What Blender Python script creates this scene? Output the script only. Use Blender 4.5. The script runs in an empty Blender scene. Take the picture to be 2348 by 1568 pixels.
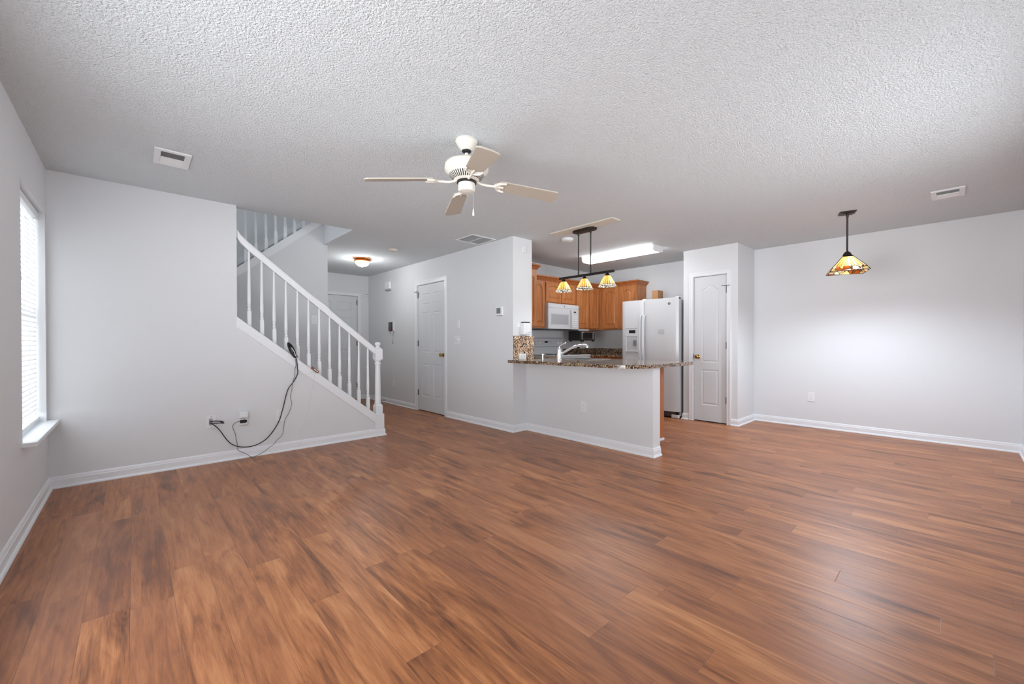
import bpy, bmesh, math, random
from mathutils import Vector, Matrix
random.seed(7)
SC = bpy.context.scene
COL = SC.collection
PI = math.pi

# ------------------------------------------------------------------ camera, world, exposure
cam_d = bpy.data.cameras.new('camera'); cam = bpy.data.objects.new('camera', cam_d); COL.objects.link(cam)
YAW, TILT, ROLL = math.radians(47.269), math.radians(0.3879), math.radians(0.0757)
fwd = Vector((math.cos(YAW)*math.cos(TILT), math.sin(YAW)*math.cos(TILT), -math.sin(TILT)))
rgt = Vector((math.sin(YAW), -math.cos(YAW), 0))
upv = rgt.cross(fwd)
cr, sr = math.cos(ROLL), math.sin(ROLL)
r2 = rgt*cr - upv*sr
u2 = upv*cr + rgt*sr
cam.matrix_world = Matrix(((r2.x, u2.x, -fwd.x, 0), (r2.y, u2.y, -fwd.y, 0), (r2.z, u2.z, -fwd.z, 1.1184), (0, 0, 0, 1)))
cam_d.sensor_width = 36.0
cam_d.lens = 939.08/2348*36.0
cam_d.shift_x = -0.865/2348
cam_d.shift_y = 7.48/2348
cam_d.clip_start = 0.05
SC.camera = cam

SC.view_settings.view_transform = 'Standard'
SC.view_settings.look = 'None'
SC.view_settings.gamma = 1.0
SC.view_settings.use_curve_mapping = False
SC.view_settings.exposure = 0.16

SKY = 6.0
wld = bpy.data.worlds.new('daylight'); SC.world = wld; wld.use_nodes = True
wn = wld.node_tree.nodes; wl = wld.node_tree.links
bg = wn['Background']; bg.inputs['Strength'].default_value = SKY
tc = wn.new('ShaderNodeTexCoord'); sp = wn.new('ShaderNodeSeparateXYZ'); rp = wn.new('ShaderNodeValToRGB')
wl.new(tc.outputs['Generated'], sp.inputs[0])
mr = wn.new('ShaderNodeMapRange'); mr.inputs['From Min'].default_value = -1.0; mr.inputs['From Max'].default_value = 1.0
wl.new(sp.outputs['Z'], mr.inputs['Value']); wl.new(mr.outputs[0], rp.inputs[0])
el = rp.color_ramp.elements
el.new(0.3); el.new(0.4); el.new(0.5)
for e_, (p_, c_) in zip(el, ((0.0, (0.28, 0.295, 0.31)), (0.33, (1.32, 1.38, 1.44)), (0.43, (2.0, 2.11, 2.22)), (0.49, (2.0, 2.11, 2.22)), (0.53, (0.60, 0.64, 0.68)))):
    e_.position = p_; e_.color = (*c_, 1)
wl.new(rp.outputs[0], bg.inputs['Color'])

def portal(name, loc, rot, sx, sy):
    d = bpy.data.lights.new(name, 'AREA'); d.shape = 'RECTANGLE'; d.size = sx; d.size_y = sy
    d.cycles.is_portal = True
    o = bpy.data.objects.new(name, d); o.location = loc; o.rotation_euler = rot; COL.objects.link(o)
# daylight enters through the window in view and three unseen windows added to brighten the room
portal('daylight_window_in_view', (-0.66, 4.19, 1.31), (0, -PI/2, 0), 1.56, 0.9)
portal('daylight_added_side_window', (-0.66, 1.45, 1.17), (0, -PI/2, 0), 1.84, 2.3)
portal('daylight_added_back_window', (3.2, -0.64, 1.425), (PI/2, 0, 0), 1.6, 1.35)
portal('daylight_added_upstairs_window', (-0.66, 5.9, 3.7), (0, -PI/2, 0), 1.3, 1.2)

# ------------------------------------------------------------------ materials
MATS = {}
def mat(name, color=(0.8, 0.8, 0.8), rough=0.5, metal=0.0, spec=0.5, emit=None, estr=0.0, coat=0.0):
    m = bpy.data.materials.new(name); m.use_nodes = True
    b = m.node_tree.nodes['Principled BSDF']
    b.inputs['Base Color'].default_value = (*color, 1); b.inputs['Roughness'].default_value = rough
    b.inputs['Metallic'].default_value = metal; b.inputs['Specular IOR Level'].default_value = spec
    b.inputs['Coat Weight'].default_value = coat
    if emit: b.inputs['Emission Color'].default_value = (*emit, 1); b.inputs['Emission Strength'].default_value = estr
    MATS[name] = m
    return m
class N:
    """tiny node helper"""
    def __init__(s, m): s.nt = m.node_tree; s.b = s.nt.nodes['Principled BSDF']
    def new(s, t, **k):
        n = s.nt.nodes.new(t)
        for a, v in k.items(): setattr(n, a, v)
        return n
    def link(s, a, b): s.nt.links.new(a, b)
    def val(s, x, sock):
        if isinstance(x, (int, float)): sock.default_value = x
        else: s.link(x, sock)
    def math(s, op, a, b=0.0, c=0.0):
        n = s.new('ShaderNodeMath', operation=op); s.val(a, n.inputs[0]); s.val(b, n.inputs[1]); s.val(c, n.inputs[2]); return n.outputs[0]
    def pos(s):
        return s.new('ShaderNodeNewGeometry').outputs['Position']
    def obj(s): return s.new('ShaderNodeTexCoord').outputs['Object']
    def sep(s, v):
        n = s.new('ShaderNodeSeparateXYZ'); s.link(v, n.inputs[0]); return n.outputs
    def comb(s, x, y, z):
        n = s.new('ShaderNodeCombineXYZ'); s.val(x, n.inputs[0]); s.val(y, n.inputs[1]); s.val(z, n.inputs[2]); return n.outputs[0]
    def noise(s, v, scale, detail=4.0, rough=0.5, dist=0.0):
        n = s.new('ShaderNodeTexNoise'); s.link(v, n.inputs['Vector']); n.inputs['Scale'].default_value = scale
        n.inputs['Detail'].default_value = detail; n.inputs['Roughness'].default_value = rough; n.inputs['Distortion'].default_value = dist
        return n.outputs['Fac']
    def white(s, v):
        n = s.new('ShaderNodeTexWhiteNoise', noise_dimensions='3D'); s.link(v, n.inputs['Vector']); return n.outputs
    def ramp(s, f, stops, interp='LINEAR'):
        n = s.new('ShaderNodeValToRGB'); s.link(f, n.inputs[0]); e = n.color_ramp.elements; n.color_ramp.interpolation = interp
        while len(e) < len(stops): e.new(0.5)
        for i, (p, c) in enumerate(stops): e[i].position = p; e[i].color = (*c, 1)
        return n.outputs[0]
    def mix(s, f, a, b, mode='MIX'):
        n = s.new('ShaderNodeMix', data_type='RGBA', blend_type=mode)
        s.val(f, n.inputs[0])
        for x, k in ((a, 6), (b, 7)):
            if isinstance(x, tuple): n.inputs[k].default_value = (*x, 1)
            else: s.link(x, n.inputs[k])
        return n.outputs[2]
    def bump(s, h, strength, dist):
        n = s.new('ShaderNodeBump'); n.inputs['Strength'].default_value = strength; n.inputs['Distance'].default_value = dist
        s.link(h, n.inputs['Height']); s.link(n.outputs[0], s.b.inputs['Normal'])

# painted wall: faint roller texture
m = mat('wall_paint', (0.765, 0.777, 0.789), 0.6, spec=0.3); n = N(m); n.bump(n.noise(n.pos(), 220, 2), 0.12, 0.002)
mat('trim_paint', (0.86, 0.875, 0.895), 0.35, spec=0.4)
mat('door_paint', (0.71, 0.73, 0.75), 0.4, spec=0.4)
# sprayed popcorn ceiling
m = mat('popcorn', (0.87, 0.90, 0.915), 0.9, spec=0.1); n = N(m)
p = n.pos()
a = n.noise(p, 105, 3, 0.55); b = n.noise(p, 240, 2, 0.6)
a = n.math('POWER', a, 2.0)
n.bump(n.math('ADD', n.math('MULTIPLY', a, 1.6), n.math('MULTIPLY', b, 0.5)), 1.0, 0.012)

# wood look plank floor, boards along Y
def floor_mat():
    m = mat('plank_floor', (0.2, 0.08, 0.04), 0.36, spec=0.62); n = N(m)
    X, Y, Z = n.sep(n.pos())
    W, LN = 0.142, 1.22
    xr = n.math('DIVIDE', n.math('ADD', X, 4.988), W)
    row = n.math('FLOOR', xr); fx = n.math('FRACT', xr)
    off = n.math('MULTIPLY', n.white(n.comb(row, 3.3, 0.0))[0], LN)
    yr = n.math('DIVIDE', n.math('ADD', n.math('ADD', Y, 20.0), off), LN)
    colm = n.math('FLOOR', yr); fy = n.math('FRACT', yr)
    idv = n.comb(row, colm, 0.5)
    w1 = n.white(idv)
    r1 = w1[0]
    r2c = n.sep(w1[1])
    shx = n.math('MULTIPLY', r2c[0], 37.0); shy = n.math('MULTIPLY', r2c[1], 53.0)
    gx = n.math('ADD', X, shx); gy = n.math('ADD', Y, shy)
    # broad figure: noise stretched along the board
    big = n.noise(n.comb(n.math('MULTIPLY', gx, 9.0), n.math('MULTIPLY', gy, 1.5), r1), 1.0, 5, 0.55, 1.1)
    mid = n.noise(n.comb(n.math('MULTIPLY', gx, 55.0), n.math('MULTIPLY', gy, 3.4), r1), 1.0, 4, 0.6, 0.6)
    fine = n.noise(n.comb(n.math('MULTIPLY', gx, 300.0), n.math('MULTIPLY', gy, 14.0), r1), 1.0, 2, 0.5)
    # cathedral rings
    rv = n.math('ADD', n.math('MULTIPLY', big, 30.0), n.math('MULTIPLY', mid, 2.0))
    ring = n.math('SINE', rv)
    ring = n.math('MULTIPLY_ADD', ring, 0.5, 0.5)
    v = n.math('MULTIPLY_ADD', n.math('SUBTRACT', big, 0.5), 1.42, 0.51)
    v = n.math('MULTIPLY_ADD', n.math('SUBTRACT', mid, 0.5), 0.95, v)
    v = n.math('MULTIPLY_ADD', n.math('SUBTRACT', fine, 0.5), 0.34, v)
    v = n.math('MULTIPLY_ADD', n.math('SUBTRACT', ring, 0.5), 0.05, v)
    v = n.math('MULTIPLY_ADD', n.math('SUBTRACT', r1, 0.5), 0.16, v)
    # scattered knots, stretched along the board
    kn = n.new('ShaderNodeTexVoronoi'); kn.inputs['Scale'].default_value = 1.0; kn.inputs['Randomness'].default_value = 1.0
    n.link(n.comb(n.math('MULTIPLY', gx, 5.5), n.math('MULTIPLY', gy, 1.5), r1), kn.inputs['Vector'])
    kd = n.math('MULTIPLY', n.math('SUBTRACT', 0.24, n.math('MINIMUM', kn.outputs['Distance'], 0.24)), 1/0.24)
    krg = n.math('MULTIPLY_ADD', n.math('SINE', n.math('MULTIPLY', kn.outputs['Distance'], 95.0)), 0.10, 0.42)
    v = n.math('SUBTRACT', v, n.math('MULTIPLY', n.math('MULTIPLY', kd, krg), 0.85))
    c = n.ramp(v, [(0.04, (0.095, 0.030, 0.010)), (0.28, (0.225, 0.074, 0.023)), (0.50, (0.385, 0.138, 0.045)), (0.72, (0.51, 0.205, 0.076)), (0.95, (0.60, 0.27, 0.11))])
    # some boards redder, some browner
    c = n.mix(n.math('MULTIPLY', r2c[2], 0.42), c, (0.29, 0.108, 0.052))
    # seams
    ex = n.math('MINIMUM', fx, n.math('SUBTRACT', 1.0, fx)); ex = n.math('MULTIPLY', ex, W)
    ey = n.math('MINIMUM', fy, n.math('SUBTRACT', 1.0, fy)); ey = n.math('MULTIPLY', ey, LN)
    e = n.math('MINIMUM', ex, ey)
    seam = n.math('SUBTRACT', 1.0, n.math('MULTIPLY', n.math('MINIMUM', e, 0.0014), 1/0.0014))
    c = n.mix(n.math('MULTIPLY', seam, 0.5), c, (0.05, 0.02, 0.012))
    n.link(c, n.b.inputs['Base Color'])
    rr = n.math('MULTIPLY_ADD', mid, 0.10, 0.33)
    n.link(rr, n.b.inputs['Roughness'])
    n.bump(n.math('SUBTRACT', n.math('MULTIPLY', mid, 0.35), n.math('MULTIPLY', seam, 0.7)), 0.25, 0.002)
floor_mat()

def wood_mat(name, c0, c1, c2, rough=0.38):
    m = mat(name, c1, rough, spec=0.4); n = N(m); x, y, z = n.sep(n.pos())
    v = n.comb(n.math('MULTIPLY', x, 26.0), n.math('MULTIPLY', y, 26.0), n.math('MULTIPLY', z, 2.2))
    a = n.noise(v, 1.0, 5, 0.6, 0.9)
    f = n.noise(n.comb(n.math('MULTIPLY', x, 170.0), n.math('MULTIPLY', y, 170.0), n.math('MULTIPLY', z, 5.0)), 1.0, 2)
    a = n.math('MULTIPLY_ADD', n.math('SUBTRACT', f, 0.5), 0.35, a)
    n.link(n.ramp(a, [(0.25, c0), (0.5, c1), (0.75, c2)]), n.b.inputs['Base Color'])
wood_mat('honey_oak', (0.33, 0.105, 0.030), (0.48, 0.178, 0.056), (0.60, 0.26, 0.095))
wood_mat('dark_oak', (0.30, 0.085, 0.022), (0.41, 0.132, 0.038), (0.50, 0.185, 0.06))

def granite(name, gain):
    m = mat(name, (0.4, 0.3, 0.2), 0.09, spec=0.5); n = N(m); p = n.pos()
    vo = n.new('ShaderNodeTexVoronoi'); n.link(p, vo.inputs['Vector']); vo.inputs['Scale'].default_value = 115; vo.inputs['Randomness'].default_value = 1.0
    cellr = n.sep(vo.outputs['Color'])[0]
    big = n.noise(p, 22, 4, 0.6, 0.8)
    f = n.math('MULTIPLY_ADD', n.math('SUBTRACT', big, 0.5), 1.3, cellr)
    c = n.ramp(f, [(0.0, (0.008, 0.006, 0.005)), (0.26, (0.020, 0.012, 0.008)), (0.36, (0.10, 0.042, 0.018)), (0.52, (0.25, 0.13, 0.06)), (0.70, (0.44, 0.29, 0.16)), (0.86, (0.60, 0.47, 0.34)), (1.0, (0.22, 0.19, 0.18))], 'LINEAR')
    n.link(n.mix(1.0, c, (gain, gain, gain), 'MULTIPLY'), n.b.inputs['Base Color'])
granite('granite', 1.0); granite('granite_pale', 1.75)

mat('white_plastic', (0.84, 0.85, 0.86), 0.35)
mat('appliance_white', (0.645, 0.66, 0.675), 0.2, coat=0.15)
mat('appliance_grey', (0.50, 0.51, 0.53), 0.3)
mat('vent_white', (0.80, 0.805, 0.81), 0.5)
mat('vent_dark', (0.16, 0.155, 0.15), 0.7)
mat('vent_mid', (0.42, 0.415, 0.41), 0.6)
mat('fan_cream', (0.78, 0.74, 0.66), 0.28)
mat('blade_tan', (0.47, 0.41, 0.335), 0.55)
mat('plate_beige', (0.72, 0.66, 0.57), 0.6)
mat('bronze', (0.018, 0.012, 0.010), 0.4, metal=0.3)
mat('black_plastic', (0.010, 0.010, 0.011), 0.35)
mat('black_rubber', (0.012, 0.012, 0.012), 0.55)
mat('grey_cord', (0.10, 0.10, 0.10), 0.5)
mat('brass', (0.55, 0.33, 0.09), 0.18, metal=1.0)
mat('steel', (0.22, 0.22, 0.22), 0.35, metal=0.9)
mat('chrome', (0.82, 0.83, 0.85), 0.08, metal=1.0)
mat('stainless', (0.62, 0.63, 0.64), 0.25, metal=1.0)
mat('dark_glass', (0.02, 0.02, 0.022), 0.06)
mat('window_mesh_glass', (0.40, 0.41, 0.43), 0.08)
mat('screen_grey', (0.20, 0.21, 0.205), 0.25)
mat('cardboard', (0.42, 0.22, 0.105), 0.8)
mat('copper', (0.22, 0.065, 0.03), 0.35)
mat('ink', (0.06, 0.06, 0.065), 0.5)
mat('sticker_paper', (0.50, 0.51, 0.53), 0.6)
mat('slot_dark', (0.09, 0.09, 0.09), 0.6)
mat('slot_grey', (0.36, 0.36, 0.37), 0.6)
mat('gap_dark', (0.03, 0.03, 0.03), 0.8)
mat('carpet', (0.45, 0.42, 0.38), 0.95)
mat('amber_glass', (0.70, 0.22, 0.035), 0.25)
mat('fluorescent_lens', (0.9, 0.9, 0.9), 0.4, emit=(0.97, 0.99, 1.02), estr=9.0)
mat('bulb_glow', (1, 0.9, 0.7), 0.4, emit=(1.0, 0.80, 0.50), estr=14.0)
mat('dome_glow', (0.9, 0.75, 0.5), 0.3, emit=(1.0, 0.62, 0.28), estr=1.25)
n = N(MATS['dome_glow']); nz = n.noise(n.pos(), 14, 3, 0.6, 1.2)
n.link(n.ramp(nz, [(0.35, (1.0, 0.42, 0.10)), (0.55, (1.0, 0.74, 0.42)), (0.75, (1.0, 0.92, 0.75))]), n.b.inputs['Emission Color'])
# blind slats: thin vinyl that lets daylight through
m = mat('vinyl_slat', (0.88, 0.89, 0.90), 0.4)
n = N(m); tr = n.new('ShaderNodeBsdfTranslucent'); tr.inputs['Color'].default_value = (0.9, 0.91, 0.92, 1)
mx = n.new('ShaderNodeMixShader'); mx.inputs[0].default_value = 0.16
out = n.nt.nodes['Material Output']
n.link(n.b.outputs[0], mx.inputs[1]); n.link(tr.outputs[0], mx.inputs[2]); n.link(mx.outputs[0], out.inputs['Surface'])
# window glass
m = mat('window_glass', (1, 1, 1), 0.0)
n = N(m); tp = n.new('ShaderNodeBsdfTransparent'); gl = n.new('ShaderNodeBsdfGlossy'); gl.inputs['Roughness'].default_value = 0.02
mx = n.new('ShaderNodeMixShader'); mx.inputs[0].default_value = 0.06
n.link(tp.outputs[0], mx.inputs[1]); n.link(gl.outputs[0], mx.inputs[2]); n.link(mx.outputs[0], n.nt.nodes['Material Output'].inputs['Surface'])

def glass_shade(name, kind):
    """leaded art glass: diffuse + translucent, colour laid out round the shade's own axis"""
    m = mat(name, (0.8, 0.6, 0.3), 0.3); n = N(m)
    x, y, z = n.sep(n.obj())
    ang = n.math('ARCTAN2', y, x)
    if kind == 'bell':
        s = n.math('MULTIPLY', ang, 20/(2*PI)); fr = n.math('FRACT', n.math('ADD', s, 40.0)); idx = n.math('FLOOR', n.math('ADD', s, 40.0))
        rnd = n.white(n.comb(idx, 1.0, 2.0))[0]
        c = n.ramp(rnd, [(0.0, (0.58, 0.30, 0.09)), (0.30, (0.80, 0.52, 0.22)), (0.55, (0.92, 0.78, 0.50)), (0.76, (0.97, 0.93, 0.80))], 'CONSTANT')
        lead = n.math('LESS_THAN', n.math('MINIMUM', fr, n.math('SUBTRACT', 1.0, fr)), 0.12)
        rim = n.math('LESS_THAN', z, 0.017)
        vo = n.new('ShaderNodeTexVoronoi', feature='DISTANCE_TO_EDGE'); n.link(n.obj(), vo.inputs['Vector']); vo.inputs['Scale'].default_value = 55
        rl = n.math('LESS_THAN', vo.outputs['Distance'], 0.10)
        c = n.mix(lead, c, (0.09, 0.04, 0.012))
        rimc = n.mix(rl, (0.92, 0.92, 0.86), (0.05, 0.045, 0.03))
        c = n.mix(rim, c, rimc)
        band = n.math('LESS_THAN', n.math('ABSOLUTE', n.math('SUBTRACT', z, 0.019)), 0.0025)
        c = n.mix(band, c, (0.04, 0.04, 0.03))
    else:
        # pyramid: radial strips above, patterned border below
        s = n.math('MULTIPLY', ang, 32/(2*PI)); s = n.math('ADD', s, 64.0)
        fr = n.math('FRACT', s); idx = n.math('FLOOR', s)
        rnd = n.white(n.comb(idx, 4.0, 2.0))[0]
        c = n.ramp(rnd, [(0.0, (0.80, 0.47, 0.13)), (0.4, (0.90, 0.62, 0.26)), (0.65, (0.95, 0.84, 0.58))], 'CONSTANT')
        lead = n.math('LESS_THAN', n.math('MINIMUM', fr, n.math('SUBTRACT', 1.0, fr)), 0.075)
        c = n.mix(lead, c, (0.18, 0.09, 0.03))
        border = n.math('LESS_THAN', z, 0.047)
        vo = n.new('ShaderNodeTexVoronoi'); n.link(n.obj(), vo.inputs['Vector']); vo.inputs['Scale'].default_value = 23
        vr = n.sep(vo.outputs['Color'])[0]
        bc = n.ramp(vr, [(0.0, (0.45, 0.10, 0.015)), (0.22, (0.85, 0.60, 0.25)), (0.45, (0.90, 0.84, 0.66)), (0.7, (0.62, 0.20, 0.04)), (0.82, (0.70, 0.68, 0.60))], 'CONSTANT')
        ve = n.new('ShaderNodeTexVoronoi', feature='DISTANCE_TO_EDGE'); n.link(n.obj(), ve.inputs['Vector']); ve.inputs['Scale'].default_value = 23
        bl = n.math('LESS_THAN', ve.outputs['Distance'], 0.05)
        bc = n.mix(bl, bc, (0.06, 0.03, 0.015))
        c = n.mix(border, c, bc)
    n.link(c, n.b.inputs['Base Color'])
    tr = n.new('ShaderNodeBsdfTranslucent'); n.link(c, tr.inputs['Color'])
    mx = n.new('ShaderNodeMixShader'); mx.inputs[0].default_value = 0.6
    n.link(n.b.outputs[0], mx.inputs[1]); n.link(tr.outputs[0], mx.inputs[2]); n.link(mx.outputs[0], n.nt.nodes['Material Output'].inputs['Surface'])
glass_shade('bell_glass', 'bell'); glass_shade('pyramid_glass', 'pyramid')

# ------------------------------------------------------------------ mesh helpers
class M:
    def __init__(s): s.v = []; s.f = []
    def add(s, vs, fs):
        k = len(s.v); s.v += [Vector(p) for p in vs]; s.f += [[i+k for i in f] for f in fs]; return s
    def box(s, x0, x1, y0, y1, z0, z1):
        x0, x1 = min(x0, x1), max(x0, x1); y0, y1 = min(y0, y1), max(y0, y1); z0, z1 = min(z0, z1), max(z0, z1)
        return s.add([(x0, y0, z0), (x1, y0, z0), (x1, y1, z0), (x0, y1, z0), (x0, y0, z1), (x1, y0, z1), (x1, y1, z1), (x0, y1, z1)],
                     [(3, 2, 1, 0), (4, 5, 6, 7), (0, 1, 5, 4), (1, 2, 6, 5), (2, 3, 7, 6), (3, 0, 4, 7)])
    def prism(s, pts, axis, a, b):
        """polygon pts extruded along axis; pts are the two other coordinates in x,y,z order"""
        def P(p, t):
            return {'X': (t, p[0], p[1]), 'Y': (p[0], t, p[1]), 'Z': (p[0], p[1], t)}[axis]
        k = len(pts)
        fs = [list(range(k))[::-1], list(range(k, 2*k))] + [[i, (i+1) % k, k+(i+1) % k, k+i] for i in range(k)]
        return s.add([P(p, a) for p in pts]+[P(p, b) for p in pts], fs)
    def lathe(s, prof, c, seg=24, axis='Z', caps=True, a0=0.0):
        """prof: (radius, height) along axis from c"""
        vs = []; c = Vector(c)
        for r, h in prof:
            for i in range(seg):
                t = a0 + 2*PI*i/seg; x, y = r*math.cos(t), r*math.sin(t)
                vs.append(c + Vector({'Z': (x, y, h), 'X': (h, x, y), 'Y': (y, h, x)}[axis]))
        fs = []
        for j in range(len(prof)-1):
            for i in range(seg):
                i2 = (i+1) % seg; fs.append([j*seg+i, j*seg+i2, (j+1)*seg+i2, (j+1)*seg+i])
        if caps: fs += [list(range(seg))[::-1], [(len(prof)-1)*seg+i for i in range(seg)]]
        return s.add(vs, fs)
    def tube(s, pts, r, seg=8, closed=False):
        pts = [Vector(p) for p in pts]; k = len(pts); rs = r if isinstance(r, (list, tuple)) else [r]*k
        prev = None; rings = []
        for i, p in enumerate(pts):
            if closed: t = pts[(i+1) % k]-pts[i-1]
            else: t = pts[min(i+1, k-1)]-pts[max(i-1, 0)]
            t = t.normalized() if t.length > 1e-9 else Vector((0, 0, 1))
            if prev is None:
                u = t.orthogonal().normalized()
            else:
                u = prev - t*prev.dot(t); u = u.normalized() if u.length > 1e-6 else t.orthogonal().normalized()
            prev = u; w = t.cross(u)
            rings.append([p + (u*math.cos(2*PI*j/seg)+w*math.sin(2*PI*j/seg))*rs[i] for j in range(seg)])
        vs = [q for rg in rings for q in rg]; fs = []
        for i in range(k if closed else k-1):
            i2 = (i+1) % k
            for j in range(seg):
                j2 = (j+1) % seg; fs.append([i*seg+j, i*seg+j2, i2*seg+j2, i2*seg+j])
        if not closed: fs += [list(range(seg))[::-1], [(k-1)*seg+j for j in range(seg)]]
        return s.add(vs, fs)
    def xf(s, mtx, start=0):
        for i in range(start, len(s.v)): s.v[i] = mtx @ s.v[i]
        return s

def smooth_path(pts, k=6):
    pts = [Vector(p) for p in pts]; out = []
    for i in range(len(pts)-1):
        p0, p1, p2, p3 = pts[max(i-1, 0)], pts[i], pts[i+1], pts[min(i+2, len(pts)-1)]
        for j in range(k):
            t = j/k
            out.append(0.5*((2*p1)+(p2-p0)*t+(2*p0-5*p1+4*p2-p3)*t*t+(3*p1-p0-3*p2+p3)*t**3))
    return out+[pts[-1]]

LOC = {}
def setprops(o, label=None, cat=None, group=None, kind=None):
    if label: o['label'] = label
    if cat: o['category'] = cat
    if group: o['group'] = group
    if kind: o['kind'] = kind
def thing(name, loc, label, cat, group=None, kind=None):
    o = bpy.data.objects.new(name, None); COL.objects.link(o); o.location = loc; o.empty_display_size = 0.1
    LOC[o] = Vector(loc); setprops(o, label, cat, group, kind); return o
def obj(name, m, material, parent=None, smooth=False, bevel=0.0, label=None, cat=None, group=None, kind=None, origin=None, seg=2):
    """link the collected geometry (world coordinates) as one mesh object"""
    if origin is None:
        if parent is not None: origin = LOC[parent]
        else:
            xs = [p.x for p in m.v]; ys = [p.y for p in m.v]; zs = [p.z for p in m.v]
            origin = Vector(((min(xs)+max(xs))/2, (min(ys)+max(ys))/2, min(zs)))
    origin = Vector(origin)
    me = bpy.data.meshes.new(name); me.from_pydata([tuple(p-origin) for p in m.v], [], m.f)
    b = bmesh.new(); b.from_mesh(me); bmesh.ops.recalc_face_normals(b, faces=b.faces); b.to_mesh(me); b.free()
    me.materials.append(MATS[material])
    o = bpy.data.objects.new(name, me); COL.objects.link(o)
    if parent is not None:
        o.parent = parent; o.location = origin-LOC[parent]
    else: o.location = origin
    LOC[o] = origin
    if smooth:
        for p in me.polygons: p.use_smooth = True
        md = o.modifiers.new('split', 'EDGE_SPLIT'); md.split_angle = math.radians(38)
    if bevel:
        md = o.modifiers.new('edge', 'BEVEL'); md.width = bevel; md.segments = seg; md.limit_method = 'ANGLE'; md.angle_limit = math.radians(40)
    setprops(o, label, cat, group, kind)
    return o
def struct(name, m, material, label=None, parent=None, **k):
    return obj(name, m, material, parent, label=label, kind='structure' if parent is None else None, cat=('setting' if parent is None else None), **k)

def cells(xs, ys, zs, solid):
    """solid made of grid cells, only its outside faces, shared vertices"""
    m = M(); idx = {}
    def vid(i, j, k):
        if (i, j, k) not in idx: idx[(i, j, k)] = len(m.v); m.v.append(Vector((xs[i], ys[j], zs[k])))
        return idx[(i, j, k)]
    nx, ny, nz = len(xs)-1, len(ys)-1, len(zs)-1
    S = lambda i, j, k: 0 <= i < nx and 0 <= j < ny and 0 <= k < nz and solid((xs[i]+xs[i+1])/2, (ys[j]+ys[j+1])/2, (zs[k]+zs[k+1])/2)
    for i in range(nx):
        for j in range(ny):
            for k in range(nz):
                if not S(i, j, k): continue
                I, J, K = i+1, j+1, k+1
                if not S(i-1, j, k): m.f.append([vid(i, j, k), vid(i, j, K), vid(i, J, K), vid(i, J, k)])
                if not S(i+1, j, k): m.f.append([vid(I, j, k), vid(I, J, k), vid(I, J, K), vid(I, j, K)])
                if not S(i, j-1, k): m.f.append([vid(i, j, k), vid(I, j, k), vid(I, j, K), vid(i, j, K)])
                if not S(i, j+1, k): m.f.append([vid(i, J, k), vid(i, J, K), vid(I, J, K), vid(I, J, k)])
                if not S(i, j, k-1): m.f.append([vid(i, j, k), vid(i, J, k), vid(I, J, k), vid(I, j, k)])
                if not S(i, j, k+1): m.f.append([vid(i, j, K), vid(I, j, K), vid(I, J, K), vid(i, J, K)])
    return m
def holed(x0, x1, y0, y1, z0, z1, holes):
    """box with rectangular cut-outs; each hole (xa,xb,ya,yb,za,zb)"""
    xs = sorted({x0, x1, *[q for h in holes for q in h[0:2] if x0 < q < x1]})
    ys = sorted({y0, y1, *[q for h in holes for q in h[2:4] if y0 < q < y1]})
    zs = sorted({z0, z1, *[q for h in holes for q in h[4:6] if z0 < q < z1]})
    return cells(xs, ys, zs, lambda x, y, z: not any(h[0] < x < h[1] and h[2] < y < h[3] and h[4] < z < h[5] for h in holes))

def sweep(m, path, prof, z0=0.0, flip=False):
    """prof (offset from wall, height) swept along a floor-plan path, mitred; offset goes to the right of travel"""
    P = [Vector((p[0], p[1])) for p in path]; k = len(P); rings = []
    nrm = []
    for i in range(k-1):
        d = (P[i+1]-P[i]).normalized(); q = Vector((d.y, -d.x)); nrm.append(-q if flip else q)
    for i in range(k):
        if i == 0: b = nrm[0]
        elif i == k-1: b = nrm[-1]
        else:
            b = nrm[i-1]+nrm[i]; b = b/(1+nrm[i-1].dot(nrm[i]))
        rings.append([(P[i].x+b.x*o, P[i].y+b.y*o, z0+h) for o, h in prof])
    np_ = len(prof); vs = [q for r in rings for q in r]; fs = []
    for i in range(k-1):
        for j in range(np_):
            j2 = (j+1) % np_; fs.append([i*np_+j, i*np_+j2, (i+1)*np_+j2, (i+1)*np_+j])
    fs += [list(range(np_))[::-1], [(k-1)*np_+j for j in range(np_)]]
    return m.add(vs, fs)
BASE = [(0, 0), (0.026, 0), (0.026, 0.006), (0.022, 0.014), (0.0135, 0.019), (0.0135, 0.062), (0.010, 0.068), (0.009, 0.078), (0.004, 0.088), (0, 0.09)]
CROWN = [(0, 0), (0.010, 0), (0.014, 0.010), (0.034, 0.040), (0.046, 0.048), (0.052, 0.052), (0.052, 0.072), (0, 0.072)]

def offset_poly(pts, d):
    """inset a counter-clockwise polygon by d"""
    k = len(pts); out = []
    for i in range(k):
        p0, p1, p2 = Vector(pts[i-1]), Vector(pts[i]), Vector(pts[(i+1) % k])
        a = (p1-p0).normalized(); b = (p2-p1).normalized()
        na = Vector((-a.y, a.x)); nb = Vector((-b.y, b.x)); s = na+nb
        s = s/(1+na.dot(nb)) if (1+na.dot(nb)) > 0.2 else na
        out.append((p1.x+s.x*d, p1.y+s.y*d))
    return out
def arch_rect(x0, x1, z0, z1, bump=0.0, kind='arc', k=12):
    """counter-clockwise outline, the top edge rising by bump in the middle"""
    pts = [(x0, z0), (x1, z0), (x1, z1)]
    if bump:
        for i in range(1, k):
            t = i/k; x = x1+(x0-x1)*t; u = 2*t-1
            h = bump*(0.5+0.5*math.cos(PI*u)) if kind == 'camel' else bump*max(0.0, 1-(u/0.86)**2)**0.6
            pts.append((x, z1+h))
    pts.append((x0, z1)); return pts
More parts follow.
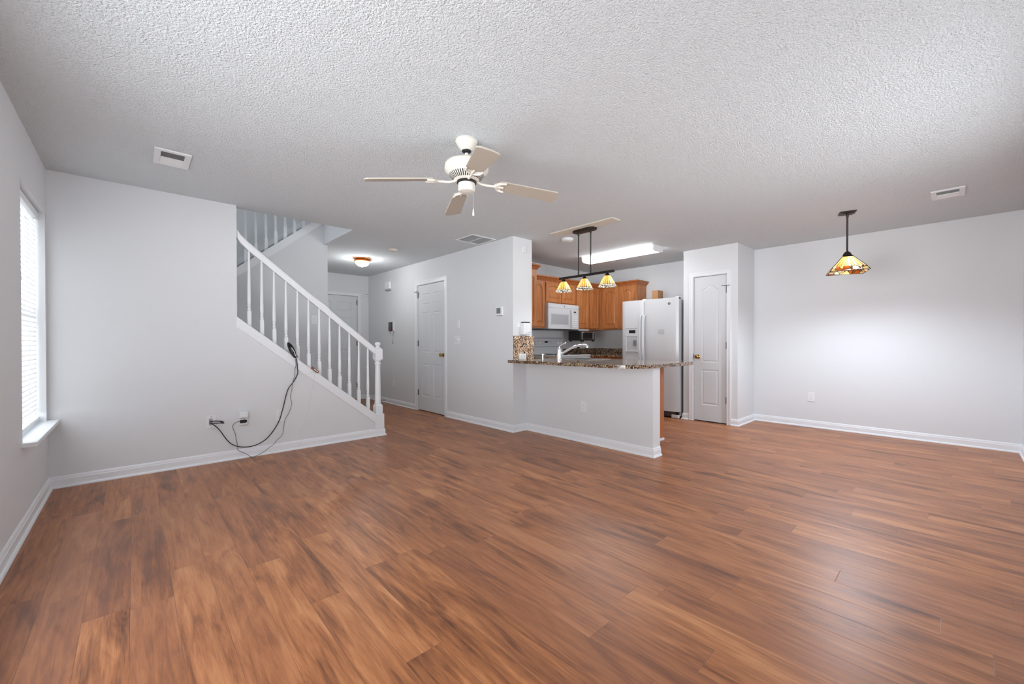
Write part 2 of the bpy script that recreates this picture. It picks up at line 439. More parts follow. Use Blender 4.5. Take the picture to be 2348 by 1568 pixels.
def panelled(m, w, h, thick, polys, T, steps=((0.006, -0.006), (0.016, -0.006), (0.030, -0.0015))):
    """door leaf in local (u along wall, n outward, z): flat face with sunk and raised panels; T maps local to world"""
    b = bmesh.new()
    def loop(pts, nn): return [b.verts.new((p[0], nn, p[1])) for p in pts]
    def edges(l):
        out = []
        for i in range(len(l)):
            e = b.edges.get((l[i], l[(i+1) % len(l)])) or b.edges.new((l[i], l[(i+1) % len(l)])); out.append(e)
        return out
    outer = loop([(0, 0), (w, 0), (w, h), (0, h)], 0.0)
    es = edges(outer); loops = []
    for pts in polys:
        l = loop(pts, 0.0); loops.append((l, pts)); es += edges(l)
    bmesh.ops.triangle_fill(b, use_beauty=True, use_dissolve=False, edges=es)
    for l, pts in loops:
        prev = l
        for d, dep in steps:
            cur = loop(offset_poly(pts, d), dep)
            for i in range(len(l)):
                b.faces.new((prev[i], prev[(i+1) % len(l)], cur[(i+1) % len(l)], cur[i]))
            prev = cur
        b.faces.new(prev)
    back = loop([(0, 0), (w, 0), (w, h), (0, h)], -thick)
    b.faces.new(back[::-1])
    for i in range(4): b.faces.new((outer[i], outer[(i+1) % 4], back[(i+1) % 4], back[i]))
    b.verts.index_update()
    m.add([T(*v.co) for v in b.verts], [[v.index for v in f.verts] for f in b.faces]); b.free()
    return m

# ------------------------------------------------------------------ room numbers
H = 2.44
XL, XR = -0.487, 6.544           # left and right walls
YB = -0.46                        # wall behind the camera
YS = 4.704                        # wall with the stairs
XH = 3.462                        # hallway / closet wall face
YP = 3.734                        # end face of that wall (the pillar)
XPW0, XPW1, YPE = 3.695, 3.832, 1.99   # kitchen half wall
XPA, YPA, YPL = 5.892, 1.9645, 2.697   # pantry
YK = 4.73                         # kitchen far wall
YF = 8.0                          # front wall
YU = 5.80                         # wall under the second flight

# ------------------------------------------------------------------ structure
struct('floor', M().box(XL-0.15, XR+0.15, YB-0.15, YF+0.15, -0.12, 0.0), 'plank_floor', 'reddish brown wood plank floor running through the whole room')
struct('ceiling', cells([XL-0.15, XL, 1.90, 6.70], [YB-0.15, 4.80, 6.92, YF+0.15], [H, 2.74], lambda x, y, z: not (XL < x < 1.90 and 4.80 < y < 6.92)), 'popcorn', 'white popcorn textured ceiling')
WIN = (3.738, 4.637, 0.53, 2.09)
struct('wall_left', holed(XL-0.14, XL, YB-0.15, 6.95, 0.0, 5.2, [(-9, 9, WIN[0], WIN[1], WIN[2], WIN[3]), (-9, 9, 0.3, 2.6, 0.25, 2.09), (-9, 9, 5.3, 6.5, 3.05, 4.35)]), 'wall_paint', 'pale grey wall holding the window with blinds')
struct('wall_back', holed(XL, XR+0.15, YB-0.14, YB, 0.0, H, [(2.4, 4.0, -9, 9, 0.75, 2.10)]), 'wall_paint', 'pale grey wall behind the viewer with an added unseen window')
struct('wall_right', M().box(XR, XR+0.14, YB, YF, 0.0, H), 'wall_paint', 'wide blank pale grey wall behind the dining pendant')
struct('wall_pantry', holed(XPA, XR, YPA, YPL, 0.0, H, [(5.0, XPA+0.06, 2.104, 2.550, -1, 2.045)]), 'wall_paint', 'pale grey pantry closet box with the arched panel door')
struct('wall_hall', holed(XH, 3.794, YP, YF, 0.0, H, [(0, XH+0.06, 5.256, 6.07, -1, 2.06)]), 'wall_paint', 'pale grey hallway wall ending in a narrow pillar beside the kitchen')
struct('wall_peninsula', M().box(XPW0, XPW1, YPE, YP, 0.0, 0.868), 'wall_paint', 'low grey half wall under the granite bar counter')
struct('wall_kitchen', M().box(3.794, XR, YK, YK+0.12, 0.0, H), 'wall_paint', 'pale grey kitchen wall behind the range')
struct('wall_front', holed(1.80, XH, YF, YF+0.14, 0.0, H, [(2.33, 3.238, 0, YF+0.07, -1, 2.03)]), 'wall_paint', 'pale grey end wall of the hallway around the front door')
struct('wall_foyer', M().box(1.83, 1.94, YU+0.11, YF, 0.0, H), 'wall_paint', 'hallway side wall hidden behind the stairs')
# stair wall: full height on the left, then a knee wall falling with the stairs
kz = lambda x: 1.369 + (x-0.731)*(0.252-1.369)/(2.132-0.731)
struct('wall_stair', M().prism([(XL, 0), (2.215, 0), (2.215, 0.24), (2.15, 0.24), (0.731, kz(0.731)-0.012), (0.731, H), (XL, H)], 'Y', YS, YS+0.115), 'wall_paint', 'pale grey wall under the stairs with the sloping knee edge')
sz = lambda x: 1.902+0.835*(x-0.9)       # underside line of the second flight
struct('wall_understair', M().prism([(XL, 0), (1.94, 0), (1.94, H), (1.90, H), (1.90, sz(1.90)), (XL, sz(XL))], 'Y', YU, YU+0.11), 'wall_paint', 'pale grey wall below the second stair flight')
struct('wall_stairwell', cells([XL, 1.90, 3.4], [6.85, 6.95], [0.0, 2.74, 5.2], lambda x, y, z: x < 1.9 or z > 2.74), 'wall_paint', 'far wall of the stairwell behind the upper balusters')
struct('wall_upper', M().box(3.3, 3.4, 4.6, 6.85, 2.74, 5.2).box(XL, 3.4, 4.55, 4.66, 2.74, 5.2), 'wall_paint', 'upstairs walls around the stair opening')
struct('ceiling_upper', M().box(XL-0.14, 3.4, 4.55, 6.95, 5.2, 5.3), 'wall_paint', 'upstairs ceiling above the stairwell')

# trims on the stairs
m = M()
top = lambda x: kz(x); low = lambda x: kz(x)-0.105
m.prism([(0.725, low(0.725)), (2.105, low(2.105)), (2.105, 0.085), (2.222, 0.085), (2.222, 0.262), (2.125, 0.262), (0.725, top(0.725))], 'Y', YS-0.012, YS)
m.prism([(0.731, top(0.731)-0.012), (2.14, top(2.14)-0.012), (2.14, top(2.14)), (0.731, top(0.731))], 'Y', YS-0.0135, YS+0.127)
struct('trim_1', m, 'trim_paint', 'white sloping skirt board along the knee wall of the stairs', bevel=0.003)
m = M().prism([(0.60, sz(0.6)), (1.90, sz(1.90)), (1.90, sz(1.90)+0.11), (0.60, sz(0.6)+0.11)], 'Y', YU-0.022, YU+0.135)
struct('trim_2', m, 'trim_paint', 'white sloping stringer under the upper balusters')
m = M().prism([(0.5, 1.72), (1.9, 2.90), (1.9, 2.98), (0.5, 1.81)], 'Y', 6.83, 6.85)
struct('trim_3', m, 'trim_paint', 'white skirt board on the far stairwell wall')
struct('trim_4', M().box(1.888, 1.90, 4.80, YU, H, 2.76), 'wall_paint', 'smooth white edge of the stair opening in the ceiling')

# steps (mostly hidden behind the knee wall)
xs_ = [XL]+[2.13-0.2375*k for k in range(8, -1, -1)]
zs_ = [0.0]+[0.165*(k+1) for k in range(8)]
struct('trim_5', cells(xs_, [YS+0.115, YU], zs_, lambda x, y, z: z < (1.32 if x < 2.13-0.2375*8 else 0.165*(int((2.13-x)/0.2375)+1))), 'carpet', 'stair treads rising behind the knee wall')
xs_ = [XL, 0.55]+[0.55+0.225*(k+1) for k in range(6)]
zs_ = [0.0, 1.32]+[1.32+0.205*(k+1) for k in range(6)]
struct('trim_6', cells(xs_, [YU+0.135, 6.83], zs_, lambda x, y, z: z < (1.32 if x < 0.55 else 1.32+0.205*(int((x-0.55)/0.225)+1))), 'carpet', 'upper stair treads behind the white stringer')

# baseboards
def baseboard(name, paths, label, flip=False):
    m = M()
    for p in paths: sweep(m, p, BASE, 0.0, flip)
    struct(name, m, 'trim_paint', label)
baseboard('baseboard_left', [[(XL, YB), (XL, YS)]], 'white baseboard below the window')
baseboard('baseboard_stair', [[(XL, YS), (2.222, YS), (2.222, YS+0.127)]], 'white baseboard below the stair knee wall')
baseboard('baseboard_hall', [[(XH, YF), (XH, 6.135)], [(XH, 5.187), (XH, YP), (XPW0, YP), (XPW0, YPE), (XPW1, YPE)]], 'white baseboard along the hallway wall and half wall')
baseboard('baseboard_pantry', [[(XPA+0.03, YPL), (XPA, YPL), (XPA, 2.612)], [(XPA, 2.045), (XPA, YPA), (XR, YPA), (XR, YB)]], 'white baseboard below the pantry box and right wall')
baseboard('baseboard_back', [[(XR, YB), (0.60, YB)]], 'white baseboard on the wall behind the viewer')
baseboard('baseboard_front', [[(1.94, YU), (1.94, YF), (2.27, YF)], [(3.30, YF), (XH, YF)]], 'white baseboard beside the front door')

# ------------------------------------------------------------------ windows
def window(name, y0, y1, z0, z1, label, x=XL-0.115, sill=True):
    w = thing(name, (x, (y0+y1)/2, z0), label, 'window', kind='structure')
    t = 0.045; zc = (z0+z1)/2
    m = holed(x-0.02, x+0.02, y0, y1, z0, z1, [(x-1, x+1, y0+t, y1-t, z0+t, zc-0.02), (x-1, x+1, y0+t, y1-t, zc+0.02, z1-t)])
    obj('window_frame', m, 'trim_paint', w)
    obj('pane', M().box(x-0.003, x+0.003, y0+t, y1-t, z0+t, z1-t), 'window_glass', w)
    if sill:
        obj('window_sill', M().box(XL-0.13, XL+0.062, y0-0.04, min(y1+0.06, YS-0.002), z0-0.028, z0), 'trim_paint', w, bevel=0.004)
    return w
window('window_1', WIN[0]+0.001, WIN[1]-0.001, WIN[2]+0.001, WIN[3]-0.001, 'bright window on the left wall with a white sill')
window('added_window_2', 0.301, 2.599, 0.251, 2.089, 'wide unseen window added for light on the left wall')  # out of view, added and sized to brighten the half wall and hall
window('added_window_3', 5.301, 6.499, 3.051, 4.349, 'unseen upstairs window added to light the stairwell', sill=False)  # out of view, added to bring daylight into the stairwell
d = thing('added_window_4', (3.2, YB-0.07, 0.75), 'wide unseen window added for light behind the viewer', 'window', kind='structure')  # out of view, added so pillar, half wall end and right wall get brighter
m = holed(2.402, 3.998, YB-0.10, YB-0.05, 0.752, 2.098, [(2.45, 3.17, -9, 9, 0.80, 2.05), (3.23, 3.95, -9, 9, 0.80, 2.05)])
obj('window_frame', m, 'trim_paint', d); obj('pane', M().box(2.45, 3.95, YB-0.078, YB-0.072, 0.80, 2.05), 'window_glass', d)

# blinds
bl = thing('window_blind', (XL-0.05, 4.19, 0.53), 'white horizontal slat blind lowered over the left window', 'window blind')
bx = XL-0.052
obj('headrail', M().box(bx-0.022, bx+0.022, WIN[0]+0.012, WIN[1]-0.012, 2.035, 2.082), 'vinyl_slat', bl, bevel=0.002)
m = M(); z = 2.020; tl = math.radians(70)
while z > 0.585:
    c, s_ = math.cos(tl)*0.021, math.sin(tl)*0.021
    y0, y1 = WIN[0]+0.014, WIN[1]-0.014
    q = []
    for a, bulge in ((-1, 0), (0, 0.004), (1, 0)):
        q.append((bx+a*c+bulge*math.sin(tl), z-a*s_+bulge*math.cos(tl)))
    vs = [(px, yy, pz) for yy in (y0, y1) for px, pz in q]
    m.add(vs, [(0, 1, 4, 3), (1, 2, 5, 4)])
    z -= 0.0335
obj('slats', m, 'vinyl_slat', bl, smooth=True)
obj('bottom_rail', M().box(bx-0.02, bx+0.02, WIN[0]+0.014, WIN[1]-0.014, 0.552, 0.572), 'vinyl_slat', bl, bevel=0.003)
obj('wand', M().tube([(bx+0.028, 3.775, 2.03), (bx+0.034, 3.80, 1.75), (bx+0.036, 3.838, 1.50)], [0.003, 0.004, 0.005]), 'sticker_paper', bl, smooth=True, label='grey tilt wand')
for yy in (3.90, 4.19, 4.48):
    obj('ladder_cord', M().tube([(bx+0.026, yy, 2.03), (bx+0.026, yy, 0.57)], 0.0012, 6), 'white_plastic', bl)

# ------------------------------------------------------------------ doors
def door(name, T, w, h, polys, label, hinge_u, knob_u, knob_z, z0=0.012, casing_w=0.057, mirror=None, knob=True, stop=False, hz=(0.25, 1.06, 1.86)):
    """T(u, n, z): u along the wall from one jamb, n out of the wall face"""
    d = thing(name, T(w/2, 0, 0), label, 'door', kind='structure')
    g = 0.004
    leaf = M(); panelled(leaf, w-2*g, h-z0-g, 0.034, polys, lambda u, nn, z: T(u+g, nn-0.016, z+z0))
    obj('door_panel', leaf, 'door_paint', d)
    m = M()
    def bx(u0, u1, n0, n1, za, zb):
        p, q = T(u0, n0, za), T(u1, n1, zb); m.box(p[0], q[0], p[1], q[1], za, zb)
    cw = casing_w
    def frame(ui, uo, n0, n1, zi, zo):
        c = cells([-uo, -ui, w+ui, w+uo], [n0, n1], [0.0, zi, zo], lambda u, nn, z: not (-ui < u < w+ui and z < zi))
        m.add([T(*p) for p in c.v], c.f)
    frame(0.006, cw-0.016, 0.0, 0.015, h+0.006, h+cw-0.016)
    frame(cw-0.016, cw, 0.0, 0.021, h+cw-0.016, h+cw)
    obj('casing', m, 'trim_paint', d)
    m = M(); bx(0, w, -0.055, -0.051, 0.0, h); obj('gap_shade', m, 'gap_dark', d)  # dark sheet behind the leaf, puts shade into the door gaps
    for z in hz:
        m = M()
        p, q = T(hinge_u-0.012, -0.016, z), T(hinge_u+0.012, -0.006, z+0.09); m.box(p[0], q[0], p[1], q[1], z, z+0.09)
        m.lathe([(0.006, 0), (0.006, 0.096)], T(hinge_u, -0.004, z-0.003), 10)
        obj('hinge', m, 'steel', d)
    if stop:
        m = M(); z = hz[-1]+0.095
        su = 1 if hinge_u > w/2 else -1
        m.tube([T(hinge_u, 0.0, z), T(hinge_u, 0.03, z), T(hinge_u-su*0.03, 0.04, z), T(hinge_u-su*0.05, 0.045, z)], 0.005, 8)
        m.tube([T(hinge_u, 0.02, z), T(hinge_u+su*0.05, 0.03, z)], 0.004, 8)
        obj('door_stop', m, 'steel', d)
    if knob:
        k = M(); c = Vector(T(knob_u, -0.016, knob_z)); o = (Vector(T(knob_u, 1, knob_z))-Vector(T(knob_u, 0, knob_z)))
        pr = [(0.031, 0.0), (0.031, 0.004), (0.012, 0.010), (0.010, 0.026), (0.018, 0.032), (0.027, 0.042), (0.029, 0.052), (0.025, 0.062), (0.012, 0.066)]
        k.lathe(pr, (0, 0, 0), 20); k.xf(Matrix.Translation(c) @ Vector((0, 0, 1)).rotation_difference(o).to_matrix().to_4x4())
        obj('knob', k, 'brass', d, smooth=True, label='round brass knob')
    return d
def six_panels(w, h):
    st = 0.115 if w > 0.7 else 0.10; mid = 0.10; pw = (w-2*st-mid)/2
    out = []
    for u0 in (st, st+pw+mid):
        for za, zb in ((0.23, 0.76), (0.95, 1.60), (1.72, 1.90)): out.append(arch_rect(u0, u0+pw, za, zb))
    return out
# front door
door('door_1', lambda u, nn, z: (2.33+u, YF-nn, z), 0.908, 2.03, six_panels(0.90, 2.0), 'white six panel front door at the end of the hallway', 0.902, 0.06, 0.94)
# hall closet door, hinges on the far side, knob on the near side
door('door_2', lambda u, nn, z: (XH-nn, 6.07-u, z), 0.814, 2.06, six_panels(0.806, 2.03), 'white six panel closet door with brass knob in the hallway wall', 0.004, 0.745, 0.93, stop=True)
# pantry door
wP = 2.550-2.104
door('door_3', lambda u, nn, z: (XPA-nn, 2.550-u, z), wP, 2.045,
     [arch_rect(0.105, 0.105+0.228, 0.225, 0.722), arch_rect(0.105, 0.105+0.228, 0.825, 1.845, 0.062, 'camel', 16)],
     'narrow white pantry door with arched upper panel and brass knob', wP-0.002, 0.058, 0.915, stop=True, hz=(0.28, 1.03, 1.79))
obj('strike_plate', M().box(XPA-0.004, XPA+0.001, 2.546, 2.552, 0.89, 0.95), 'slot_dark', bpy.data.objects['door_3'])

# ------------------------------------------------------------------ stair railings
SL = -0.8125
rt = lambda x: 2.178+SL*(x-0.759)          # top of handrail
YR = YS+0.058                              # railing centre line
rail = thing('stair_railing', (1.43, YR, kz(1.43)), 'white stair railing with turned balusters on the sloping knee wall', 'railing')
def rail_mesh(stations):
    prof = [(-0.030, -0.050), (-0.022, -0.085), (0.022, -0.085), (0.030, -0.050), (0.034, -0.030), (0.030, -0.010), (0.016, 0.0), (-0.016, 0.0), (-0.030, -0.010), (-0.034, -0.030)]
    m = M(); k = len(prof); vs = []
    for x, z, y in stations:
        for a, b in prof: vs.append((x, y+a, z+b))
    fs = []
    for i in range(len(stations)-1):
        for j in range(k): fs.append([i*k+j, i*k+(j+1) % k, (i+1)*k+(j+1) % k, (i+1)*k+j])
    fs += [list(range(k))[::-1], [(len(stations)-1)*k+j for j in range(k)]]
    return m.add(vs, fs)
obj('handrail', rail_mesh([(0.733, rt(0.733)+0.035, YR), (0.77, rt(0.77)+0.012, YR), (0.83, rt(0.83), YR), (2.15, rt(2.15), YR)]), 'trim_paint', rail, bevel=0.0)
def baluster_mesh(hh):
    m = M(); q = 0.0165
    m.box(-q, q, -q, q, -0.02, 0.150)
    m.lathe([(q*1.38, 0.150), (0.0125, 0.166)], (0, 0, 0), 4, a0=PI/4)
    m.lathe([(0.012, 0.160), (0.0155, 0.170), (0.0155, 0.182), (0.012, 0.187), (0.012, 0.196), (0.0155, 0.201), (0.0155, 0.214), (0.012, 0.220), (0.0165, 0.235), (0.016, 0.30), (0.009, hh)], (0, 0, 0), 12)
    return m
proto = None
for i in range(12):
    x = 0.841+0.1098*i
    hh = rt(x)-0.078-kz(x)
    if proto is None:
        mm = baluster_mesh(hh); mm.xf(Matrix.Translation((x, YR, kz(x))))
        proto = obj('baluster', mm, 'trim_paint', rail, smooth=True, origin=(x, YR, kz(x)))
    else:
        c = proto.copy(); COL.objects.link(c); c.parent = rail; c.location = Vector((x, YR, kz(x)))-LOC[rail]
m = M(); nx = 2.172; q = 0.043
m.box(nx-q, nx+q, YR-q, YR+q, 0.245, 0.355)
m.lathe([(q*1.41, 0.355), (0.034, 0.385)], (nx, YR, 0), 4, a0=PI/4)
m.lathe([(0.034, 0.375), (0.038, 0.39), (0.036, 0.40), (0.030, 0.83), (0.030, 0.85), (0.038, 0.857), (0.038, 0.868), (0.031, 0.876), (0.031, 0.888), (0.036, 0.897), (0.042, 0.908), (0.042, 0.916)], (nx, YR, 0), 20)
m.box(nx-q, nx+q, YR-q, YR+q, 0.915, 1.040)
m.lathe([(q*1.41, 1.040), (0.036, 1.056)], (nx, YR, 0), 4, a0=PI/4)
m.lathe([(0.034, 1.050), (0.034, 1.060), (0.022, 1.068), (0.020, 1.076), (0.026, 1.083), (0.036, 1.094), (0.037, 1.105), (0.030, 1.117), (0.015, 1.125)], (nx, YR, 0), 20)
obj('newel_post', m, 'trim_paint', rail, smooth=True)
# upper railing
YU2 = YU+0.045
up = thing('stair_railing', (1.2, YU2, sz(1.2)+0.11), 'upper white stair balusters climbing to the right behind the ceiling edge', 'railing')
ztop = lambda x: sz(x)+0.11+0.82
obj('handrail', rail_mesh([(0.60, ztop(0.60)+0.09, YU2), (1.88, ztop(1.88)+0.09, YU2)]), 'trim_paint', up)
proto = None
for i in range(10):
    x = 0.782+0.1085*i; z0 = sz(x)+0.11
    if proto is None:
        mm = baluster_mesh(0.83); mm.xf(Matrix.Translation((x, YU2, z0)))
        proto = obj('baluster', mm, 'trim_paint', up, smooth=True, origin=(x, YU2, z0))
    else:
        c = proto.copy(); COL.objects.link(c); c.parent = up; c.location = Vector((x, YU2, z0))-LOC[up]

# ------------------------------------------------------------------ ceiling fan
FX, FY = 1.606, 2.178
fan = thing('ceiling_fan', (FX, FY, H), 'cream four blade ceiling fan with tan blade undersides', 'ceiling fan')
C0 = (FX, FY, 0)
obj('canopy', M().lathe([(0.070, H), (0.072, H-0.012), (0.066, H-0.020), (0.060, H-0.034), (0.045, H-0.056), (0.034, H-0.068)], C0, 32), 'fan_cream', fan, smooth=True)
obj('ball_joint', M().lathe([(0.033, H-0.064), (0.028, H-0.076), (0.016, H-0.084)], C0, 24), 'black_plastic', fan, smooth=True, label='black ball joint')
obj('downrod', M().lathe([(0.0125, H-0.07), (0.0125, 2.295)], C0, 16), 'fan_cream', fan, smooth=True)
obj('motor_housing', M().lathe([(0.03, 2.302), (0.06, 2.300), (0.115, 2.294), (0.134, 2.286), (0.142, 2.272), (0.143, 2.246), (0.138, 2.236), (0.126, 2.228), (0.118, 2.218), (0.098, 2.194), (0.078, 2.176), (0.055, 2.168)], C0, 48), 'fan_cream', fan, smooth=True)
m = M()
for i in range(44):
    a = 2*PI*i/44; ca, sa = math.cos(a), math.sin(a)
    b0 = Vector((FX+ca*0.085, FY+sa*0.085, 2.1815)); b1 = Vector((FX+ca*0.115, FY+sa*0.115, 2.2135))
    t = Vector((-sa, ca, 0))*0.0035; dn = Vector((0, 0, -0.0015))
    m.add([b0-t+dn, b0+t+dn, b1+t+dn, b1-t+dn], [(0, 1, 2, 3)])
obj('cooling_slots', m, 'gap_dark', fan, label='dark radial cooling slots')
obj('flywheel', M().lathe([(0.064, 2.172), (0.064, 2.160), (0.04, 2.156)], C0, 32), 'black_plastic', fan, smooth=True)
obj('switch_housing', M().lathe([(0.050, 2.160), (0.055, 2.156), (0.055, 2.116), (0.050, 2.106), (0.030, 2.101)], C0, 32), 'fan_cream', fan, smooth=True)
BZ, BR = 2.188, 0.64
for k in range(4):
    an = math.radians(64+90*k); pitch = math.radians(-12)
    sway = Matrix.Translation((FX, FY, BZ)) @ Matrix.Rotation(math.radians(2.4), 4, (0.7346, -0.678, 0))
    R = sway @ Matrix.Rotation(an, 4, 'Z') @ Matrix.Rotation(math.radians(6.0), 4, 'Y') @ Matrix.Rotation(pitch, 4, 'X')
    # paddle outline, slightly wider outward, clipped corners
    w0, w1, r0, r1 = 0.052, 0.067, 0.215, BR
    out = [(r0+0.01, -w0), (r1-0.026, -w1), (r1-0.014, -w1+0.006), (r1-0.006, -w1+0.022), (r1, 0.0), (r1-0.006, w1-0.022), (r1-0.014, w1-0.006), (r1-0.026, w1), (r0+0.01, w0), (r0, w0-0.015), (r0, -w0+0.015)]
    st = M().prism(out, 'Z', -0.0035, 0.0035); st.xf(R)
    bo = obj('blade', st, 'blade_tan', fan, bevel=0.0012)
    top_ = M().prism([(x*0.9985, y*0.99) for x, y in out], 'Z', 0.0036, 0.0048); top_.xf(R)
    obj('blade_top', top_, 'fan_cream', bo, label='cream upper face')
    # blade iron: arm that leaves the hub, dips and splits over the blade root
    m = M()
    m.tube(smooth_path([(0.06, 0, -0.004), (0.095, 0, -0.014), (0.130, 0, -0.016), (0.165, 0, -0.013), (0.205, 0, -0.010)], 4), 0.0085, 10)
    for sg in (-1, 1):
        m.tube(smooth_path([(0.185, 0, -0.011), (0.205, sg*0.020, -0.012), (0.222, sg*0.042, -0.010), (0.262, sg*0.050, -0.008)], 4), [0.007]*12+[0.005], 8)
    m.tube(smooth_path([(0.20, 0, -0.011), (0.225, 0, -0.010), (0.250, 0, -0.008)], 4), 0.006, 8)
    m.prism([(0.186, -0.018), (0.215, -0.046), (0.245, -0.046), (0.228, 0.0), (0.245, 0.046), (0.215, 0.046), (0.186, 0.018)], 'Z', -0.008, -0.004)
    m.xf(R)
    obj('blade_iron', m, 'fan_cream', fan, smooth=True)
pc = obj('pull_chain', M().tube([(FX+0.028, FY-0.035, 2.105), (FX+0.028, FY-0.035, 1.99)], 0.0016, 6), 'slot_grey', fan)
obj('pull_knob', M().lathe([(0.002, 1.992), (0.004, 1.985), (0.006, 1.965), (0.0075, 1.953), (0.006, 1.946)], (FX+0.028, FY-0.035, 0), 12), 'white_plastic', pc, smooth=True)

# ------------------------------------------------------------------ ceiling vents, grille, detectors
def vent(x0, x1, y0, y1, label, along):
    """two-way register; slats run along X or Y, the half nearer the viewer shows its dark gaps"""
    v = thing('ceiling_vent', ((x0+x1)/2, (y0+y1)/2, H), label, 'vent', group='white supply registers in the ceiling')
    b = 0.036
    obj('vent_frame', holed(x0, x1, y0, y1, H-0.012, H-0.0005, [(x0+b, x1-b, y0+b, y1-b, H-1, H+1)]), 'vent_white', v, bevel=0.003)
    u0, u1 = (y0+b, y1-b) if along == 'X' else (x0+b, x1-b)
    w0, w1 = (x0+b, x1-b) if along == 'X' else (y0+b, y1-b)
    P = (lambda u, w, z: (w, u, z)) if along == 'X' else (lambda u, w, z: (u, w, z))
    def bx(m, ua, ub, za, zb):
        p, q = P(ua, w0, za), P(ub, w1, zb); return m.box(p[0], q[0], p[1], q[1], za, zb)
    obj('duct', bx(M(), u0, u1, H-0.0016, H-0.0008), 'vent_dark', v)
    um = (u0+u1)/2
    obj('divider', bx(M(), um-0.004, um+0.004, H-0.011, H-0.002), 'vent_white', v)
    for h0, h1, sg in ((u0, um-0.004, 1), (um+0.004, u1, -1)):
        m = M(); nl = 7
        for i in range(nl):
            ua = h0+(h1-h0)*(i+0.5)/nl; hw = (h1-h0)/nl*(0.27 if sg == 1 else 0.46)
            za, zb = (H-0.0095, H-0.0035) if sg == 1 else (H-0.0040, H-0.0100)
            m.add([P(ua-hw, w0, za), P(ua+hw, w0, zb), P(ua+hw, w1, zb), P(ua-hw, w1, za)], [(0, 1, 2, 3)])
        obj('louvers', m, 'vent_white', v)
    return v
vent(0.108, 0.308, 3.652, 3.960, 'white ceiling register above the left end of the stair wall', 'X')
vent(5.158, 5.458, -0.052, 0.157, 'white ceiling register between the dining pendant and the right wall edge', 'Y')
g = thing('return_grille', (3.22, 4.18, H), 'large square white return air grille in the ceiling before the hallway', 'grille')
gx0, gx1, gy0, gy1 = 3.03, 3.41, 3.995, 4.360
m2 = holed(gx0, gx1, gy0, gy1, H-0.010, H-0.0005, [(gx0+0.022, gx1-0.022, gy0+0.022, gy1-0.022, H-1, H+1)])
obj('grille_frame', m2, 'vent_white', g, bevel=0.003)
m = M(); i = 0
yy = gy0+0.026
while yy < gy1-0.024:
    m.add([(gx0+0.022, yy, H-0.0085), (gx1-0.022, yy, H-0.0085), (gx1-0.022, yy+0.009, H-0.002), (gx0+0.022, yy+0.009, H-0.002)], [(0, 1, 2, 3)]); yy += 0.0105
m.box((gx0+gx1)/2-0.005, (gx0+gx1)/2+0.005, gy0+0.022, gy1-0.022, H-0.0095, H-0.002)
obj('louvers', m, 'vent_white', g)
def smoke(x, y, label, r):
    s = thing('smoke_detector', (x, y, H), label, 'smoke detector', group='round detectors on the ceiling')
    obj('base', M().lathe([(r, H-0.0005), (r, H-0.010), (r*0.97, H-0.013)], (x, y, 0), 28), 'plate_beige' if r < 0.068 else 'white_plastic', s, smooth=True)
    obj('cover', M().lathe([(r*0.92, H-0.013), (r*0.90, H-0.026), (r*0.70, H-0.034), (r*0.3, H-0.036)], (x, y, 0), 28), 'plate_beige' if r < 0.068 else 'white_plastic', s, smooth=True)
    obj('test_button', M().lathe([(0.010, H-0.0355), (0.009, H-0.039)], (x+0.02, y-0.02, 0), 12), 'white_plastic', s, smooth=True)
smoke(2.705, 5.417, 'beige smoke detector on the hallway ceiling beside the amber dome light', 0.067)
smoke(4.066, 3.362, 'white round detector on the kitchen ceiling beyond the beige board', 0.075)

# ------------------------------------------------------------------ hanging lamps
def lamp(name, loc, power, radius, color=(1.0, 0.95, 0.85), parent=None):
    d = bpy.data.lights.new(name, 'POINT'); d.energy = power; d.shadow_soft_size = radius; d.color = color
    o = bpy.data.objects.new(name, d); COL.objects.link(o)
    if parent is not None: o.parent = parent; o.location = Vector(loc)-LOC[parent]
    else: o.location = loc
    return o
# dining pendant
px, py = 5.35, 0.755
pd = thing('pendant_lamp', (px, py, H), 'dark bronze pendant with a square leaded glass shade near the right wall', 'pendant lamp')
def sq(m, R0, z0, R1, z1, ph, close=False):
    vs = []
    for R, z in ((R0, z0), (R1, z1)):
        for k in range(4): vs.append((px+R*math.cos(ph+PI/2*k), py+R*math.sin(ph+PI/2*k), z))
    fs = [[k, (k+1) % 4, 4+(k+1) % 4, 4+k] for k in range(4)]
    if close: fs += [[3, 2, 1, 0], [4, 5, 6, 7]]
    return m.add(vs, fs)
PH = math.radians(61)
obj('canopy', sq(sq(M(), 0.095, H-0.0005, 0.095, H-0.010, PH, True), 0.088, H-0.010, 0.055, H-0.022, PH, True), 'bronze', pd, bevel=0.003)
obj('rod', M().lathe([(0.011, H-0.015), (0.011, H-0.05), (0.008, H-0.055), (0.008, 2.035)], (px, py, 0), 14), 'bronze', pd, smooth=True)
obj('shade_cap', sq(M().lathe([(0.008, 2.045), (0.026, 2.030), (0.036, 2.010), (0.038, 2.000)], (px, py, 0), 20), 0.045, 2.004, 0.068, 1.984, PH, True), 'bronze', pd, smooth=True)
m = M()
vs = []; prof = [(0.060, 1.985), (0.125, 1.925), (0.175, 1.882), (0.220, 1.830)]
th = 0.003
def ringsq(R, z): return [(px+R*math.cos(PH+PI/2*k), py+R*math.sin(PH+PI/2*k), z) for k in range(4)]
for R, z in prof: vs += ringsq(R, z)
fs = [[j*4+k, j*4+(k+1) % 4, (j+1)*4+(k+1) % 4, (j+1)*4+k] for j in range(3) for k in range(4)]
sh = obj('lamp_shade', M().add(vs, fs), 'pyramid_glass', pd, origin=(px, py, 1.830))
m = M()
for k in range(4):
    m.tube([ringsq(R+0.001, z)[k] for R, z in prof], 0.0028, 6)
m.tube(ringsq(0.2205, 1.829), 0.0028, 6, closed=True)
obj('leading', m, 'bronze', sh)
